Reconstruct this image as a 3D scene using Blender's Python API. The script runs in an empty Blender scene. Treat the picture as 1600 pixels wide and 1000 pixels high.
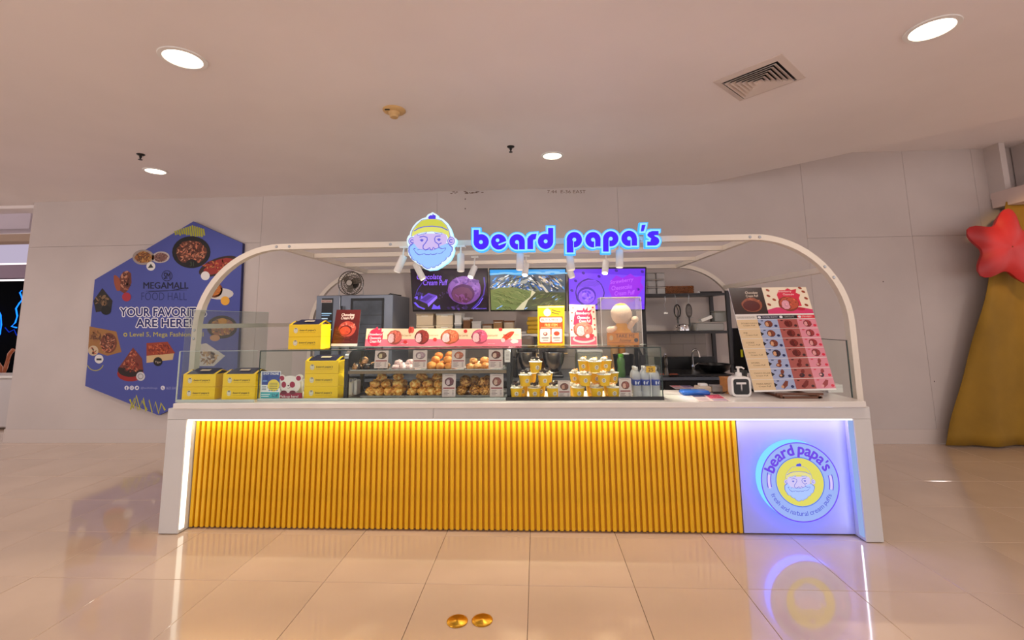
import bpy, math, random
from mathutils import Vector, Matrix
random.seed(7)
S = bpy.context.scene
COL = S.collection
# ---------------------------------------------------------------- camera, world, exposure
FOC, CY, YAW, PITCH, ROLL = 720.0, 407.2, -0.0508, 0.1312, -0.0118
EYE = Vector((0, 0, 1.5))
FW = Vector((math.sin(YAW)*math.cos(PITCH), math.cos(YAW)*math.cos(PITCH), math.sin(PITCH)))
_r = Vector((math.cos(YAW), -math.sin(YAW), 0)); _u = _r.cross(FW)
RT = math.cos(ROLL)*_r + math.sin(ROLL)*_u
UP = -math.sin(ROLL)*_r + math.cos(ROLL)*_u
cam = bpy.data.cameras.new('camera'); co = bpy.data.objects.new('camera', cam); COL.objects.link(co)
cam.sensor_width = 36; cam.lens = 36*FOC/1600; cam.shift_y = -(500-CY)/1600; cam.clip_start = .02
m = Matrix((RT, UP, -FW)).transposed().to_4x4(); m.translation = EYE; co.matrix_world = m
S.camera = co
W = bpy.data.worlds.new('world'); S.world = W; W.use_nodes = True
W.node_tree.nodes['Background'].inputs[0].default_value = (1.0, .91, .91, 1)
W.node_tree.nodes['Background'].inputs[1].default_value = 1.38
S.view_settings.view_transform = 'Standard'; S.view_settings.look = 'None'
S.view_settings.exposure = 0; S.view_settings.gamma = 1; S.view_settings.use_curve_mapping = False
DOWN_W = 52; SPOT_W = 33; LED_W = 3.0

def light(kind, loc, aim, power, color=(1, .89, .80), size=.1, size_y=None, spot=None, blend=.5, parent=None):
    l = bpy.data.lights.new('lamp_light', kind); l.energy = power; l.color = color
    if kind == 'AREA':
        l.size = size
        if size_y: l.shape = 'RECTANGLE'; l.size_y = size_y
    else: l.shadow_soft_size = size
    if kind == 'SPOT': l.spot_size = math.radians(spot or 70); l.spot_blend = blend
    o = bpy.data.objects.new('lamp_light', l); COL.objects.link(o); o.location = loc
    o.rotation_euler = (Vector(aim)-Vector(loc)).to_track_quat('-Z', 'Y').to_euler()
    return o

def at(px, py, Y=None, z=None, X=None):
    """point of the world seen at a photo pixel, on the plane Y=, z= or X="""
    d = FW + RT*((px-800)/FOC) + UP*((CY-py)/FOC)
    t = Y/d.y if Y is not None else ((z-1.5)/d.z if z is not None else X/d.x)
    return EYE + d*t

# ---------------------------------------------------------------- materials
def lin(c): return tuple(((v/255)/12.92 if v/255 <= .04045 else ((v/255+.055)/1.055)**2.4) for v in c)
MT = {}
def mat(name, col=(200, 200, 200), rough=.5, metal=0, emit=0, ecol=None, noise=0, nscale=8, bump=0, bscale=60, spec=.5, coat=0, stretch=None):
    if name in MT: return MT[name]
    M = bpy.data.materials.new(name); M.use_nodes = True; nt = M.node_tree; b = nt.nodes['Principled BSDF']
    c = lin(col)
    b.inputs['Base Color'].default_value = (*c, 1); b.inputs['Roughness'].default_value = rough
    b.inputs['Metallic'].default_value = metal; b.inputs['Specular IOR Level'].default_value = spec
    b.inputs['Coat Weight'].default_value = coat
    if emit:
        b.inputs['Emission Color'].default_value = (*lin(ecol or col), 1); b.inputs['Emission Strength'].default_value = emit
    if noise or bump:
        tc = nt.nodes.new('ShaderNodeTexCoord'); mp = nt.nodes.new('ShaderNodeMapping')
        nt.links.new(tc.outputs['Object'], mp.inputs[0])
        if stretch: mp.inputs['Scale'].default_value = stretch
    if noise:
        n = nt.nodes.new('ShaderNodeTexNoise'); n.inputs['Scale'].default_value = nscale; n.inputs['Detail'].default_value = 5
        r = nt.nodes.new('ShaderNodeValToRGB'); r.color_ramp.elements[0].position = .3; r.color_ramp.elements[1].position = .7
        r.color_ramp.elements[0].color = tuple(v*(1-noise) for v in c)+(1,)
        r.color_ramp.elements[1].color = tuple(min(1, v*(1+noise)) for v in c)+(1,)
        nt.links.new(mp.outputs[0], n.inputs['Vector']); nt.links.new(n.outputs[0], r.inputs[0]); nt.links.new(r.outputs[0], b.inputs['Base Color'])
    if bump:
        n = nt.nodes.new('ShaderNodeTexNoise'); n.inputs['Scale'].default_value = bscale; n.inputs['Detail'].default_value = 4
        bp = nt.nodes.new('ShaderNodeBump'); bp.inputs['Strength'].default_value = bump; bp.inputs['Distance'].default_value = .01
        nt.links.new(mp.outputs[0], n.inputs['Vector']); nt.links.new(n.outputs[0], bp.inputs['Height']); nt.links.new(bp.outputs[0], b.inputs['Normal'])
    MT[name] = M; return M
def glow(name, col, s):
    if name in MT: return MT[name]
    M = bpy.data.materials.new(name); M.use_nodes = True; nt = M.node_tree; nt.nodes.clear()
    e = nt.nodes.new('ShaderNodeEmission'); e.inputs[0].default_value = (*lin(col), 1); e.inputs[1].default_value = s
    o = nt.nodes.new('ShaderNodeOutputMaterial'); nt.links.new(e.outputs[0], o.inputs[0]); MT[name] = M; return M
def glass(name, tint=(250, 253, 251), refl=.5, haze=0):
    if name in MT: return MT[name]
    M = bpy.data.materials.new(name); M.use_nodes = True; nt = M.node_tree; nt.nodes.clear()
    t = nt.nodes.new('ShaderNodeBsdfTransparent'); t.inputs[0].default_value = (*lin(tint), 1)
    g = nt.nodes.new('ShaderNodeBsdfGlossy'); g.inputs['Roughness'].default_value = .03
    f = nt.nodes.new('ShaderNodeFresnel'); f.inputs[0].default_value = 1.45
    mu = nt.nodes.new('ShaderNodeMath'); mu.operation = 'MULTIPLY'; mu.inputs[1].default_value = refl
    mx = nt.nodes.new('ShaderNodeMixShader'); o = nt.nodes.new('ShaderNodeOutputMaterial')
    ge = nt.nodes.new('ShaderNodeNewGeometry'); iv = nt.nodes.new('ShaderNodeMath'); iv.operation = 'SUBTRACT'; iv.inputs[0].default_value = 1
    nt.links.new(ge.outputs['Backfacing'], iv.inputs[1]); m3 = nt.nodes.new('ShaderNodeMath'); m3.operation = 'MULTIPLY'
    nt.links.new(f.outputs[0], mu.inputs[0]); nt.links.new(mu.outputs[0], m3.inputs[0]); nt.links.new(iv.outputs[0], m3.inputs[1]); nt.links.new(m3.outputs[0], mx.inputs[0])
    nt.links.new(t.outputs[0], mx.inputs[1]); nt.links.new(g.outputs[0], mx.inputs[2])
    last = mx
    if haze:
        d = nt.nodes.new('ShaderNodeBsdfDiffuse'); d.inputs[0].default_value = (.8, .8, .8, 1)
        m2 = nt.nodes.new('ShaderNodeMixShader'); m2.inputs[0].default_value = haze
        nt.links.new(mx.outputs[0], m2.inputs[1]); nt.links.new(d.outputs[0], m2.inputs[2]); last = m2
    nt.links.new(last.outputs[0], o.inputs[0]); MT[name] = M; return M
def printed(name, emit=0, rough=.45, base=1.0):
    """surface coloured by the print's own colours"""
    if name in MT: return MT[name]
    M = bpy.data.materials.new(name); M.use_nodes = True; nt = M.node_tree; b = nt.nodes['Principled BSDF']
    a = nt.nodes.new('ShaderNodeAttribute'); a.attribute_name = 'Col'
    if emit:
        b.inputs['Base Color'].default_value = (.02, .02, .02, 1)
        nt.links.new(a.outputs['Color'], b.inputs['Emission Color']); b.inputs['Emission Strength'].default_value = emit
    else: nt.links.new(a.outputs['Color'], b.inputs['Base Color'])
    b.inputs['Roughness'].default_value = rough
    MT[name] = M; return M

WALLC = mat('wall_paint', (204, 194, 190), .6, noise=.05, nscale=1.2, bump=.08, bscale=14)
CEIL = mat('ceiling_paint', (240, 232, 230), .55, noise=.04, nscale=.8, bump=.12, bscale=1.5)
SKIRT = mat('skirting_paint', (208, 196, 190), .45)
WHITE = mat('white_laminate', (208, 206, 204), .3, noise=.02, nscale=3)
STONE = mat('white_stone', (226, 221, 214), .18, noise=.05, nscale=4)
FRAME = mat('cream_metal', (232, 222, 208), .35)
YEL = mat('yellow_slat', (228, 174, 5), .5, noise=.08, nscale=6)
YEL2 = mat('yellow_slat_backing', (222, 156, 8), .6)
BOXY = mat('yellow_card', (246, 208, 20), .45)
NAVY = mat('navy_card', (22, 26, 62), .5)
BLACK = mat('black_plastic', (14, 14, 16), .35)
DARK = mat('dark_metal', (46, 44, 46), .4, metal=.3)
GREY = mat('grey_plastic', (120, 122, 126), .5)
STEEL = mat('brushed_steel', (176, 178, 182), .28, metal=.9, noise=.1, nscale=5, stretch=(30, 30, 1))
STEELD = mat('dark_steel', (122, 128, 140), .32, metal=.6, noise=.1, nscale=3)
CHROME = mat('chrome', (215, 215, 215), .12, metal=1)
BRASS = mat('brass', (214, 160, 52), .28, metal=1, noise=.12, nscale=30)
GLASS = glass('clear_glass')
ACRYL = glass('acrylic', (248, 246, 244), .8, .06)
GEDGE = mat('glass_edge', (34, 54, 48), .25)
GEDGE2 = mat('pale_glass_edge', (176, 190, 184), .25)
WHITEP = mat('white_plastic', (236, 234, 230), .35)
PRINT = printed('printed_card'); PRINTM = printed('printed_panel', rough=.7)
PRINTG = printed('glossy_print', rough=.25)
SCREEN = printed('screen_picture', 1.12, .15)
LIT = printed('backlit_print', 1.0, .3)
LED = glow('led_white', (255, 246, 225), 2.2)
LEDB = glow('led_blue_white', (170, 195, 255), .75)
LAMP = glow('lamp_white', (255, 240, 215), 9)
CARD = mat('kraft_card', (178, 138, 92), .7, noise=.06, nscale=12)
PALE = mat('pale_card', (214, 198, 170), .6)

# ---------------------------------------------------------------- object helpers
WL = {}
class MB:
    def __init__(s): s.v = []; s.f = []; s.c = []; s.smooth = False
    def add(s, vs, fs, col=None):
        o = len(s.v); s.v += [Vector(v) for v in vs]; s.f += [tuple(i+o for i in f) for f in fs]; s.c += [col]*len(fs); return s
    def box(s, x0, x1, y0, y1, z0, z1, M=None, b=0):
        if b:
            # chamfered box
            vs = []
            for z, q in ((z0, b), (z0+b, 0), (z1-b, 0), (z1, b)):
                k = b
                for x, y in ((x0+k+q*0, y0+q), (x1-k, y0+q), (x1-q, y0+k), (x1-q, y1-k), (x1-k, y1-q), (x0+k, y1-q), (x0+q, y1-k), (x0+q, y0+k)): vs.append(Vector((x, y, z)))
            fs = [tuple(range(7, -1, -1)), tuple(range(24, 32))]
            for r in range(3):
                for i in range(8): fs.append((r*8+i, r*8+(i+1) % 8, r*8+8+(i+1) % 8, r*8+8+i))
        else:
            vs = [Vector(p) for p in ((x0, y0, z0), (x1, y0, z0), (x1, y1, z0), (x0, y1, z0), (x0, y0, z1), (x1, y0, z1), (x1, y1, z1), (x0, y1, z1))]
            fs = [(3, 2, 1, 0), (4, 5, 6, 7), (0, 1, 5, 4), (1, 2, 6, 5), (2, 3, 7, 6), (3, 0, 4, 7)]
        if M: vs = [M @ v for v in vs]
        return s.add(vs, fs)
    def prism(s, pts, y0, y1):
        """polygon in x,z pushed from y0 to y1"""
        n = len(pts); vs = [(x, y0, z) for x, z in pts]+[(x, y1, z) for x, z in pts]
        A = sum(pts[i][0]*pts[(i+1) % n][1]-pts[(i+1) % n][0]*pts[i][1] for i in range(n))
        fs = [tuple(range(n)), tuple(range(2*n-1, n-1, -1))]+[(i, i+n, (i+1) % n+n, (i+1) % n) for i in range(n)]
        if A < 0: fs = [tuple(reversed(f)) for f in fs]
        return s.add(vs, fs)
    def lathe(s, prof, c, n=20, axis='Z', M=None, ell=1):
        vs = []; fs = []; c = Vector(c)
        for r, h in prof:
            for i in range(n):
                a = 2*math.pi*i/n
                p = {'Z': Vector((r*math.cos(a), ell*r*math.sin(a), h)), 'Y': Vector((r*math.cos(a), h, r*math.sin(a))), 'X': Vector((h, r*math.cos(a), r*math.sin(a)))}[axis]
                if M: p = M @ p
                vs.append(p+c)
        for k in range(len(prof)-1):
            for i in range(n):
                j = (i+1) % n; fs.append((k*n+i, k*n+j, k*n+n+j, k*n+n+i) if axis != 'Y' else (k*n+j, k*n+i, k*n+n+i, k*n+n+j))
        e = [tuple(range(n-1, -1, -1)), tuple(range((len(prof)-1)*n, len(prof)*n))]
        if axis == 'Y': e = [tuple(reversed(f)) for f in e]
        s.add(vs, fs+e); return s
    def tube(s, path, r, n=8, closed=False, taper=None):
        path = [Vector(p) for p in path]; N = len(path); vs = []; fs = []
        for k, p in enumerate(path):
            a = path[(k-1) % N] if (closed or k) else p; b = path[(k+1) % N] if (closed or k < N-1) else p
            t = (b-a).normalized(); u = t.cross(Vector((0, 0, 1)))
            if u.length < .2: u = t.cross(Vector((0, 1, 0)))
            u.normalize(); w = t.cross(u); rr = r if taper is None else r*taper[k]
            for i in range(n):
                q = 2*math.pi*i/n; vs.append(p+rr*(math.cos(q)*u+math.sin(q)*w))
        for k in range(N if closed else N-1):
            for i in range(n):
                j = (i+1) % n; k2 = (k+1) % N; fs.append((k*n+i, k*n+j, k2*n+j, k2*n+i))
        if not closed: fs += [tuple(range(n-1, -1, -1)), tuple(range((N-1)*n, N*n))]
        return s.add(vs, fs)
    def bar(s, a, b, w, h, up=(0, 0, 1)):
        a, b = Vector(a), Vector(b); t = (b-a).normalized(); u = t.cross(Vector(up)).normalized(); v = u.cross(t)
        vs = [p+sx*w/2*u+sz*h/2*v for p in (a, b) for sx, sz in ((-1, -1), (1, -1), (1, 1), (-1, 1))]
        return s.add(vs, [(3, 2, 1, 0), (4, 5, 6, 7), (0, 1, 5, 4), (1, 2, 6, 5), (2, 3, 7, 6), (3, 0, 4, 7)])
    def blob(s, c, r, sq=(1, 1, 1), amp=.1, seed=0, n=2, fq=3):
        import bmesh
        from mathutils import noise
        bm = bmesh.new(); bmesh.ops.create_icosphere(bm, subdivisions=n, radius=1); vs = []
        for v in bm.verts:
            k = 1+amp*noise.noise(v.co*fq+Vector((seed*7.3, seed, 0)))*2
            vs.append(Vector((v.co.x*sq[0], v.co.y*sq[1], v.co.z*sq[2]))*r*k+Vector(c))
        s.add(vs, [tuple(v.index for v in f.verts) for f in bm.faces]); bm.free(); return s
    def mesh(s, name, m, org=Vector((0, 0, 0))):
        me = bpy.data.meshes.new(name); me.from_pydata([v-org for v in s.v], [], s.f)
        if any(c is not None for c in s.c):
            ca = me.color_attributes.new('Col', 'FLOAT_COLOR', 'CORNER')
            for p, c in zip(me.polygons, s.c):
                for li in p.loop_indices: ca.data[li].color = (*(c or (.5, .5, .5)), 1)
        if s.smooth:
            me.polygons.foreach_set('use_smooth', [True]*len(me.polygons))
            try: me.set_sharp_from_angle(angle=math.radians(40))
            except Exception: pass
        me.materials.append(m); me.update(); return me
    def build(s, name, m, parent=None, org=None):
        if parent is not None: org = WL[parent.name]
        elif org is None:
            xs = [v.x for v in s.v]; ys = [v.y for v in s.v]; zs = [v.z for v in s.v]
            org = Vector(((min(xs)+max(xs))/2, (min(ys)+max(ys))/2, min(zs)))
        o = bpy.data.objects.new(name, s.mesh(name, m, org)); COL.objects.link(o); WL[o.name] = Vector(org)
        if parent is not None: o.parent = parent
        else: o.location = org
        return o
def thing(name, label, cat, loc, group=None):
    o = bpy.data.objects.new(name, None); COL.objects.link(o); o.location = loc; o.empty_display_size = .05
    WL[o.name] = Vector(loc); return tag(o, label, cat, group)
def tag(o, label, cat, group=None, kind=None):
    o['label'] = label; o['category'] = cat
    if group: o['group'] = group
    if kind: o['kind'] = kind
    return o
def struct(o): o['kind'] = 'structure'; return o
KIDS = {}
def copy_tree(o, parent=None):
    c = o.copy(); COL.objects.link(c); WL[c.name] = WL[o.name].copy()
    if parent is not None: c.parent = parent
    for ch in [x for x in bpy.data.objects if x.parent == o]: copy_tree(ch, c)
    return c
def dup(root, loc, label=None, rz=0, group=None, kids=None):
    c = root.copy(); COL.objects.link(c); c.location = loc; c.rotation_euler = (0, 0, rz); WL[c.name] = Vector(loc)
    for ch in (kids if kids is not None else root.children):
        d = ch.copy(); COL.objects.link(d); d.parent = c
        for g in ch.children:
            e = g.copy(); COL.objects.link(e); e.parent = d
    if label: c['label'] = label
    if group: c['group'] = group
    return c

# ---------------------------------------------------------------- flat print
_TX = {}
def text_geo(t, bold=0.0, shear=0.0):
    k = (t, bold, shear)
    if k not in _TX:
        cu = bpy.data.curves.new('t', 'FONT'); cu.body = t; cu.size = 1; cu.resolution_u = 3; cu.offset = bold; cu.shear = shear
        ob = bpy.data.objects.new('t', cu); me = bpy.data.meshes.new_from_object(ob)
        vs = [(v.co.x, v.co.y) for v in me.vertices]; fs = [tuple(p.vertices) for p in me.polygons]
        x0 = min(v[0] for v in vs); x1 = max(v[0] for v in vs); y0 = min(v[1] for v in vs); y1 = max(v[1] for v in vs)
        vs = [((x-x0)/(x1-x0), (y-y0)/(y1-y0)) for x, y in vs]
        bpy.data.objects.remove(ob); bpy.data.curves.remove(cu); bpy.data.meshes.remove(me)
        _TX[k] = (vs, fs, (x1-x0)/(y1-y0))
    return _TX[k]
class Canvas:
    """flat print; T(u,v) gives a world point, v runs downwards; n is the outward normal"""
    def __init__(s, T, n, eps=.0003, asp=None):
        if asp is None: p0 = T(0, 0); asp = (T(1, 0)-p0).length/max((T(0, 1)-p0).length, 1e-9)
        s.ax = asp; s.T = T; s.n = Vector(n).normalized(); s.eps = eps; s.m = MB()
    def poly(s, pts, col, lv=1):
        p = [s.T(u, v)+s.n*(s.eps*lv) for u, v in pts]; n = Vector((0, 0, 0))
        for i in range(len(p)): n += (p[i]-p[0]).cross(p[(i+1) % len(p)]-p[0])
        f = tuple(range(len(p)))
        if n.dot(s.n) < 0: f = tuple(reversed(f))
        s.m.add(p, [f], lin(col))
    def rect(s, a, b, c, d, col, lv=1): s.poly([(a, b), (c, b), (c, d), (a, d)], col, lv)
    def rrect(s, a, b, c, d, r, col, lv=1):
        pts = []
        for cx, cy, q in ((c-r, b+r, -90), (c-r, d-r, 0), (a+r, d-r, 90), (a+r, b+r, 180)):
            for i in range(4):
                t = math.radians(q+30*i); pts.append((cx+r*math.cos(t), cy+r*math.sin(t)))
        s.poly(pts, col, lv)
    def ell(s, cx, cy, rx, ry, col, lv=1, ang=0, n=18, jit=0):
        ca, sa = math.cos(ang), math.sin(ang); pts = []
        for i in range(n):
            t = 2*math.pi*i/n; k = 1+random.uniform(-jit, jit); x = rx*k*math.cos(t); y = ry*k*math.sin(t)
            X = x*s.ax; pts.append((cx+(X*ca-y*sa)/s.ax, cy+X*sa+y*ca))
        s.poly(pts, col, lv)
    def ring(s, cx, cy, r, w, col, lv=1, n=40, a0=0, a1=360):
        pts = [(cx+r*math.cos(math.radians(a0+(a1-a0)*i/n)), cy+r*math.sin(math.radians(a0+(a1-a0)*i/n))) for i in range(n+1)]
        s.line(pts, w, col, lv)
    def line(s, pts, w, col, lv=1):
        c = lin(col); L = []
        for i, (x, y) in enumerate(pts):
            a = pts[max(0, i-1)]; b = pts[min(len(pts)-1, i+1)]; dx, dy = b[0]-a[0], b[1]-a[1]; l = math.hypot(dx, dy) or 1
            L.append(((x-dy/l*w/2, y+dx/l*w/2), (x+dy/l*w/2, y-dx/l*w/2)))
        for i in range(len(L)-1): s.poly([L[i][0], L[i+1][0], L[i+1][1], L[i][1]], col, lv)
    def text(s, t, a, b, c, d, col, lv=2, bold=.01, shear=0, ang=0):
        if bold > 0:
            w = bold*abs(d-b)*.9
            for q, (i, j) in enumerate(((1, 0), (-1, 0), (0, 1), (0, -1))): s.text(t, a+i*w/s.ax, b+j*w, c+i*w/s.ax, d+j*w, col, lv+q*.06, 0, shear, ang)
            return
        vs, fs, _ = text_geo(t, bold, shear); mx, my = (a+c)/2, (b+d)/2; ca, sa = math.cos(ang), math.sin(ang); P = []
        for x, y in vs:
            u = a+(c-a)*x-mx; v = d-(d-b)*y-my; U = u*s.ax; P.append(s.T(mx+(U*ca-v*sa)/s.ax, my+U*sa+v*ca)+s.n*(s.eps*lv))
        f0 = fs[0]; nn = (P[f0[1]]-P[f0[0]]).cross(P[f0[2]]-P[f0[0]])
        s.m.add(P, [tuple(reversed(f)) for f in fs] if nn.dot(s.n) < 0 else fs, lin(col))
    def scat(s, cx, cy, rx, ry, cols, n, sz, lv=3, asp=2.2):
        for i in range(n):
            r = math.sqrt(random.random()); t = random.uniform(0, 6.28)
            s.ell(cx+rx*r*math.cos(t), cy+ry*r*math.sin(t), sz*random.uniform(.6, 1.2), s.ax*sz*random.uniform(.6, 1.2)/asp, random.choice(cols), lv+(i % 7)*.25, random.uniform(0, 3.1), 7, .2)
    def otext(s, t, a, b, c, d, col, ocol, w, lv=2, bold=.0):
        for k in range(8): s.text(t, a+w*math.cos(k*.785), b+w*math.sin(k*.785), c+w*math.cos(k*.785), d+w*math.sin(k*.785), ocol, lv+k*.05, bold)
        s.text(t, a, b, c, d, col, lv+1, bold)
    def build(s, name, m, parent=None): return s.m.build(name, m, parent)
def plane_T(Y): return lambda u, v: at(u, v, Y)
def quad_T(TL, TR, BL, BR): return lambda u, v: TL*(1-u)*(1-v)+TR*u*(1-v)+BL*(1-u)*v+BR*u*v
FRONT = (0, -1, 0)
def puff_pic(c, cx, cy, rx, ry, shell, cream, lv=3, dark=None, side=-1):
    """printed picture of a cut cream puff"""
    dk = tuple(int(v*.72) for v in shell); lt = tuple(min(255, int(v*1.2+14)) for v in shell)
    c.ell(cx, cy, rx, ry, dk, lv, n=20, jit=.05); c.ell(cx+rx*.06, cy-ry*.1, rx*.9, ry*.84, shell, lv+.5, n=20, jit=.06)
    c.scat(cx+rx*.15, cy-ry*.3, rx*.65, ry*.5, [lt, dk, shell, lt], 26, rx*.13, lv+1)
    P = [(-.62, -.2), (-.42, -.5), (-.1, -.55), (.12, -.32), (.1, .1), (.16, .5), (-.1, .74), (-.45, .72), (-.68, .4)]
    c.poly([(cx-side*x*rx*1.1-0*rx, cy+y*ry*1.1) for x, y in P], dk, lv+3); c.poly([(cx-side*(x*rx*.96-.01), cy+(y+.02)*ry*.96) for x, y in P], cream, lv+3.5)
    c.scat(cx+side*rx*.26, cy+ry*.12, rx*.26, ry*.45, [tuple(min(255, int(v*1.12)) for v in cream), tuple(int(v*.84) for v in cream), tuple(int(v*.92) for v in cream)], 12, rx*.09, lv+4)

# ================================================================ SETTING
YW, HC = 5.965, 3.243          # back wall, ceiling height
X0, Y0, TS = -.071, 2.86, .6   # floor tile grid
XL = at(30, 500, YW).x         # left end of the wall
XR = 7.2
# floor
fb = MB().box(-13, 13, -4.0, 12, -.06, -.014); floor = struct(fb.build('floor', mat('tile_grout', (104, 78, 56), .8)))
TILE = mat('beige_tile', (206, 182, 160), .17, noise=.07, nscale=1.3, bump=.03, bscale=5, spec=.55)
rt_ = TILE.node_tree; bs = rt_.nodes['Principled BSDF']
nz = rt_.nodes.new('ShaderNodeTexNoise'); nz.inputs['Scale'].default_value = 3; mr = rt_.nodes.new('ShaderNodeMapRange')
mr.inputs['To Min'].default_value = .05; mr.inputs['To Max'].default_value = .12
bs.inputs['Coat Weight'].default_value = .5; bs.inputs['Coat Roughness'].default_value = .04
rt_.links.new(nz.outputs[0], mr.inputs[0]); rt_.links.new(mr.outputs[0], bs.inputs['Roughness'])
tm = MB().box(-.2988, .2988, -.2988, .2988, -.014, 0, b=.0015).mesh('tile', TILE)
rest = MB()
for j in range(-11, 16):
    for i in range(-21, 22):
        x = X0+TS*(i+.5); y = Y0+TS*(j+.5)
        if abs(x) > 12.6 or y < -3.7 or y > 11.8: continue
        p = Vector((x, y, 0))-EYE; w = p.dot(FW); inview = False
        if w > .3: inview = abs(p.dot(RT)/w*FOC) < 900 and y > 1.6 and y < 6.3
        if inview:
            t = bpy.data.objects.new('tile', tm); COL.objects.link(t); t.parent = floor
            t.location = Vector((x, y, random.uniform(-.0006, .0002)))-floor.location; t.rotation_euler.z = random.choice((0, 1, 2, 3))*math.pi/2
        else: rest.box(x-.2988, x+.2988, y-.2988, y+.2988, -.014, 0)
r = rest.build('distant_tiles', TILE, floor); r['kind'] = 'stuff'
# back wall made of boards
wall = MB().box(XL, XR, YW+.012, YW+.15, 0, 4.0).build('wall_back', mat('wall_core', (120, 108, 104), .8)); struct(wall)
def wx(px): return at(px, 430, YW).x
zl = at(70, 386, YW).z; zr = at(1330, 371, YW).z
def board(x0, x1, z0, z1):
    MB().box(x0+.0015, x1-.0015, YW, YW+.012, z0+.0015, z1-.0015).build('panel', WALLC, wall)
cols_ = [XL, wx(404), wx(682), wx(970), wx(1267), wx(1433), wx(1545), XR]
for k in range(7):
    a, b = cols_[k], cols_[k+1]
    if k == 0: board(a, b, 0, zl); board(a, b, zl, 4.0)
    elif k in (4, 5): board(a, b, 0, zr); board(a, b, zr, 4.0)
    else: board(a, b, 0, 4.0)
MB().box(XL, XL+.15, YW+.151, 8.5, 0, 3.3).build('wall_left', WALLC)['kind'] = 'structure'
MB().box(XL, at(1478, 690, YW).x, YW-.014, YW-.001, 0, .17).build('baseboard_back', SKIRT)['kind'] = 'structure'
# scuffs and pencilled writing near the top of the wall
c = Canvas(plane_T(YW-.001), FRONT)
c.text('7.44  E-36 EAST', 855, 297, 915, 302, (120, 96, 80), 1, 0)
for q in range(16):
    x = random.uniform(690, 760); c.ell(x, 301+random.uniform(-1.5, 1.5), random.uniform(1, 4), .7, (110, 86, 70), 1, 0, 6)
for px, py in ((727, 326), (727, 311), (549, 432), (1380, 440), (845, 378), (690, 362), (1460, 596)): c.ell(px, py, 1, 1.3, (90, 76, 70), 1, 0, 6)
c.build('wall_marks', PRINT, wall)
# ceiling: flat with a raised fold at the back right
A = at(1095, 290, YW); Bp = at(1308, 239, YW+.0)
zh = Bp.z; F = at(1600, 176, z=zh); kx = (F.x-Bp.x)/(Bp.y-F.y)
ce = MB(); yb_ = YW+.15
def fold(p, y): return p.x+kx*(p.y-y)
v = [(-13, -4, HC), (fold(A, -4), -4, HC), (fold(A, yb_), yb_, HC), (-13, yb_, HC), (fold(Bp, -4), -4, zh), (fold(Bp, yb_), yb_, zh), (fold(Bp, -4)+3, -4, zh), (fold(Bp, -4)+3, yb_, zh)]
ce.add(v, [(3, 2, 1, 0), (2, 5, 4, 1), (5, 7, 6, 4)])
ce.add([(x, y, z+.12) for x, y, z in v], [(0, 1, 2, 3), (1, 4, 5, 2), (4, 6, 7, 5)])
ceil = ce.build('ceiling', CEIL, org=Vector((0, 0, HC))); struct(ceil)
MB().box(-13, XL, YW+.151, 12, 3.2, 3.3).build('trim_1', CEIL)['kind'] = 'structure'

# ---- left opening: hall beyond
def bx_px(x0, x1, y0, y1, Y, D, name, m, parent=None):
    a = at(x0, y1, Y); b = at(x1, y0, Y); return MB().box(a.x, b.x, Y, Y+D, a.z, b.z).build(name, m, parent)
bx_px(-160, 52, 305, 362, 6.4, .3, 'trim_2', mat('lilac_white', (216, 206, 220), .6))['kind'] = 'structure'
bx_px(-160, 48, 365, 381, 6.2, .25, 'trim_3', mat('beige_beam', (176, 152, 134), .6))['kind'] = 'structure'
bx_px(-300, 60, 381, 415, 8.4, .2, 'trim_4', glow('cove_light', (214, 200, 226), .75))['kind'] = 'structure'
bx_px(-300, 60, 413, 440, 8.0, .2, 'trim_5', mat('mauve_paint', (150, 130, 148), .7))['kind'] = 'structure'
a = at(-300, 690, 8.2); b = at(60, 438, 8.2)
struct(MB().box(a.x, b.x, 8.25, 8.4, 0, b.z).build('wall_left_far', mat('night_panel', (3, 4, 8), .95, spec=.05)))
t = thing('neon_sign', 'blue neon line sign glowing on the black wall at the far left', 'sign', at(20, 560, 8.2))
MB().tube([at(*p, 8.19) for p in ((34, 454), (31, 457), (35, 468), (30, 474), (25, 482), (27, 494), (24, 504), (18, 510), (26, 512))], .011, 6).build('neon_tube', glow('neon_blue', (20, 110, 255), 3), t)
MB().tube([at(*p, 8.19) for p in ((-6, 480), (1, 492), (2, 508), (0, 522), (-8, 530))], .01, 6).build('neon_tube', MT['neon_blue'], t)
MB().tube([at(*p, 8.19) for p in ((8, 512), (14, 519), (22, 515), (26, 524))], .008, 5).build('neon_tube', glow('neon_dim', (10, 40, 160), 1.2), t)
pc = at(12, 600, 7.4)
t = thing('bentwood_chair', 'brown curved wooden chair beyond the left end of the wall', 'chair', (pc.x, pc.y, 0))
wd = mat('orange_wood', (170, 92, 52), .4)
MB().tube([at(*p, 7.4) for p in ((-12, 575), (-4, 566), (1, 574), (3, 592), (9, 574), (15, 553), (21, 546))], .028, 8).build('backrest', wd, t)
MB().box(pc.x-.24, pc.x+.2, 7.2, 7.6, .43, .47, b=.01).build('seat', wd, t)
for sx in (-.21, .15):
    for sy in (7.24, 7.56): MB().tube([(pc.x+sx, sy, .005), (pc.x+sx, sy, .44)], .014, 6).build('leg', DARK, t)
t = thing('white_counter', 'glossy white counter past the left end of the wall', 'counter', (at(-30, 650, 6.9).x, 6.9, 0))
a = at(-160, 600, 6.7); b = at(26, 604, 6.7)
MB().box(a.x, b.x, 6.7, 7.1, .02, .74, b=.02).build('body', mat('glossy_white', (200, 192, 190), .15), t)
MB().box(a.x, b.x+.03, 6.68, 7.12, .74, .78, b=.008).build('worktop', WHITEP, t)
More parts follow.
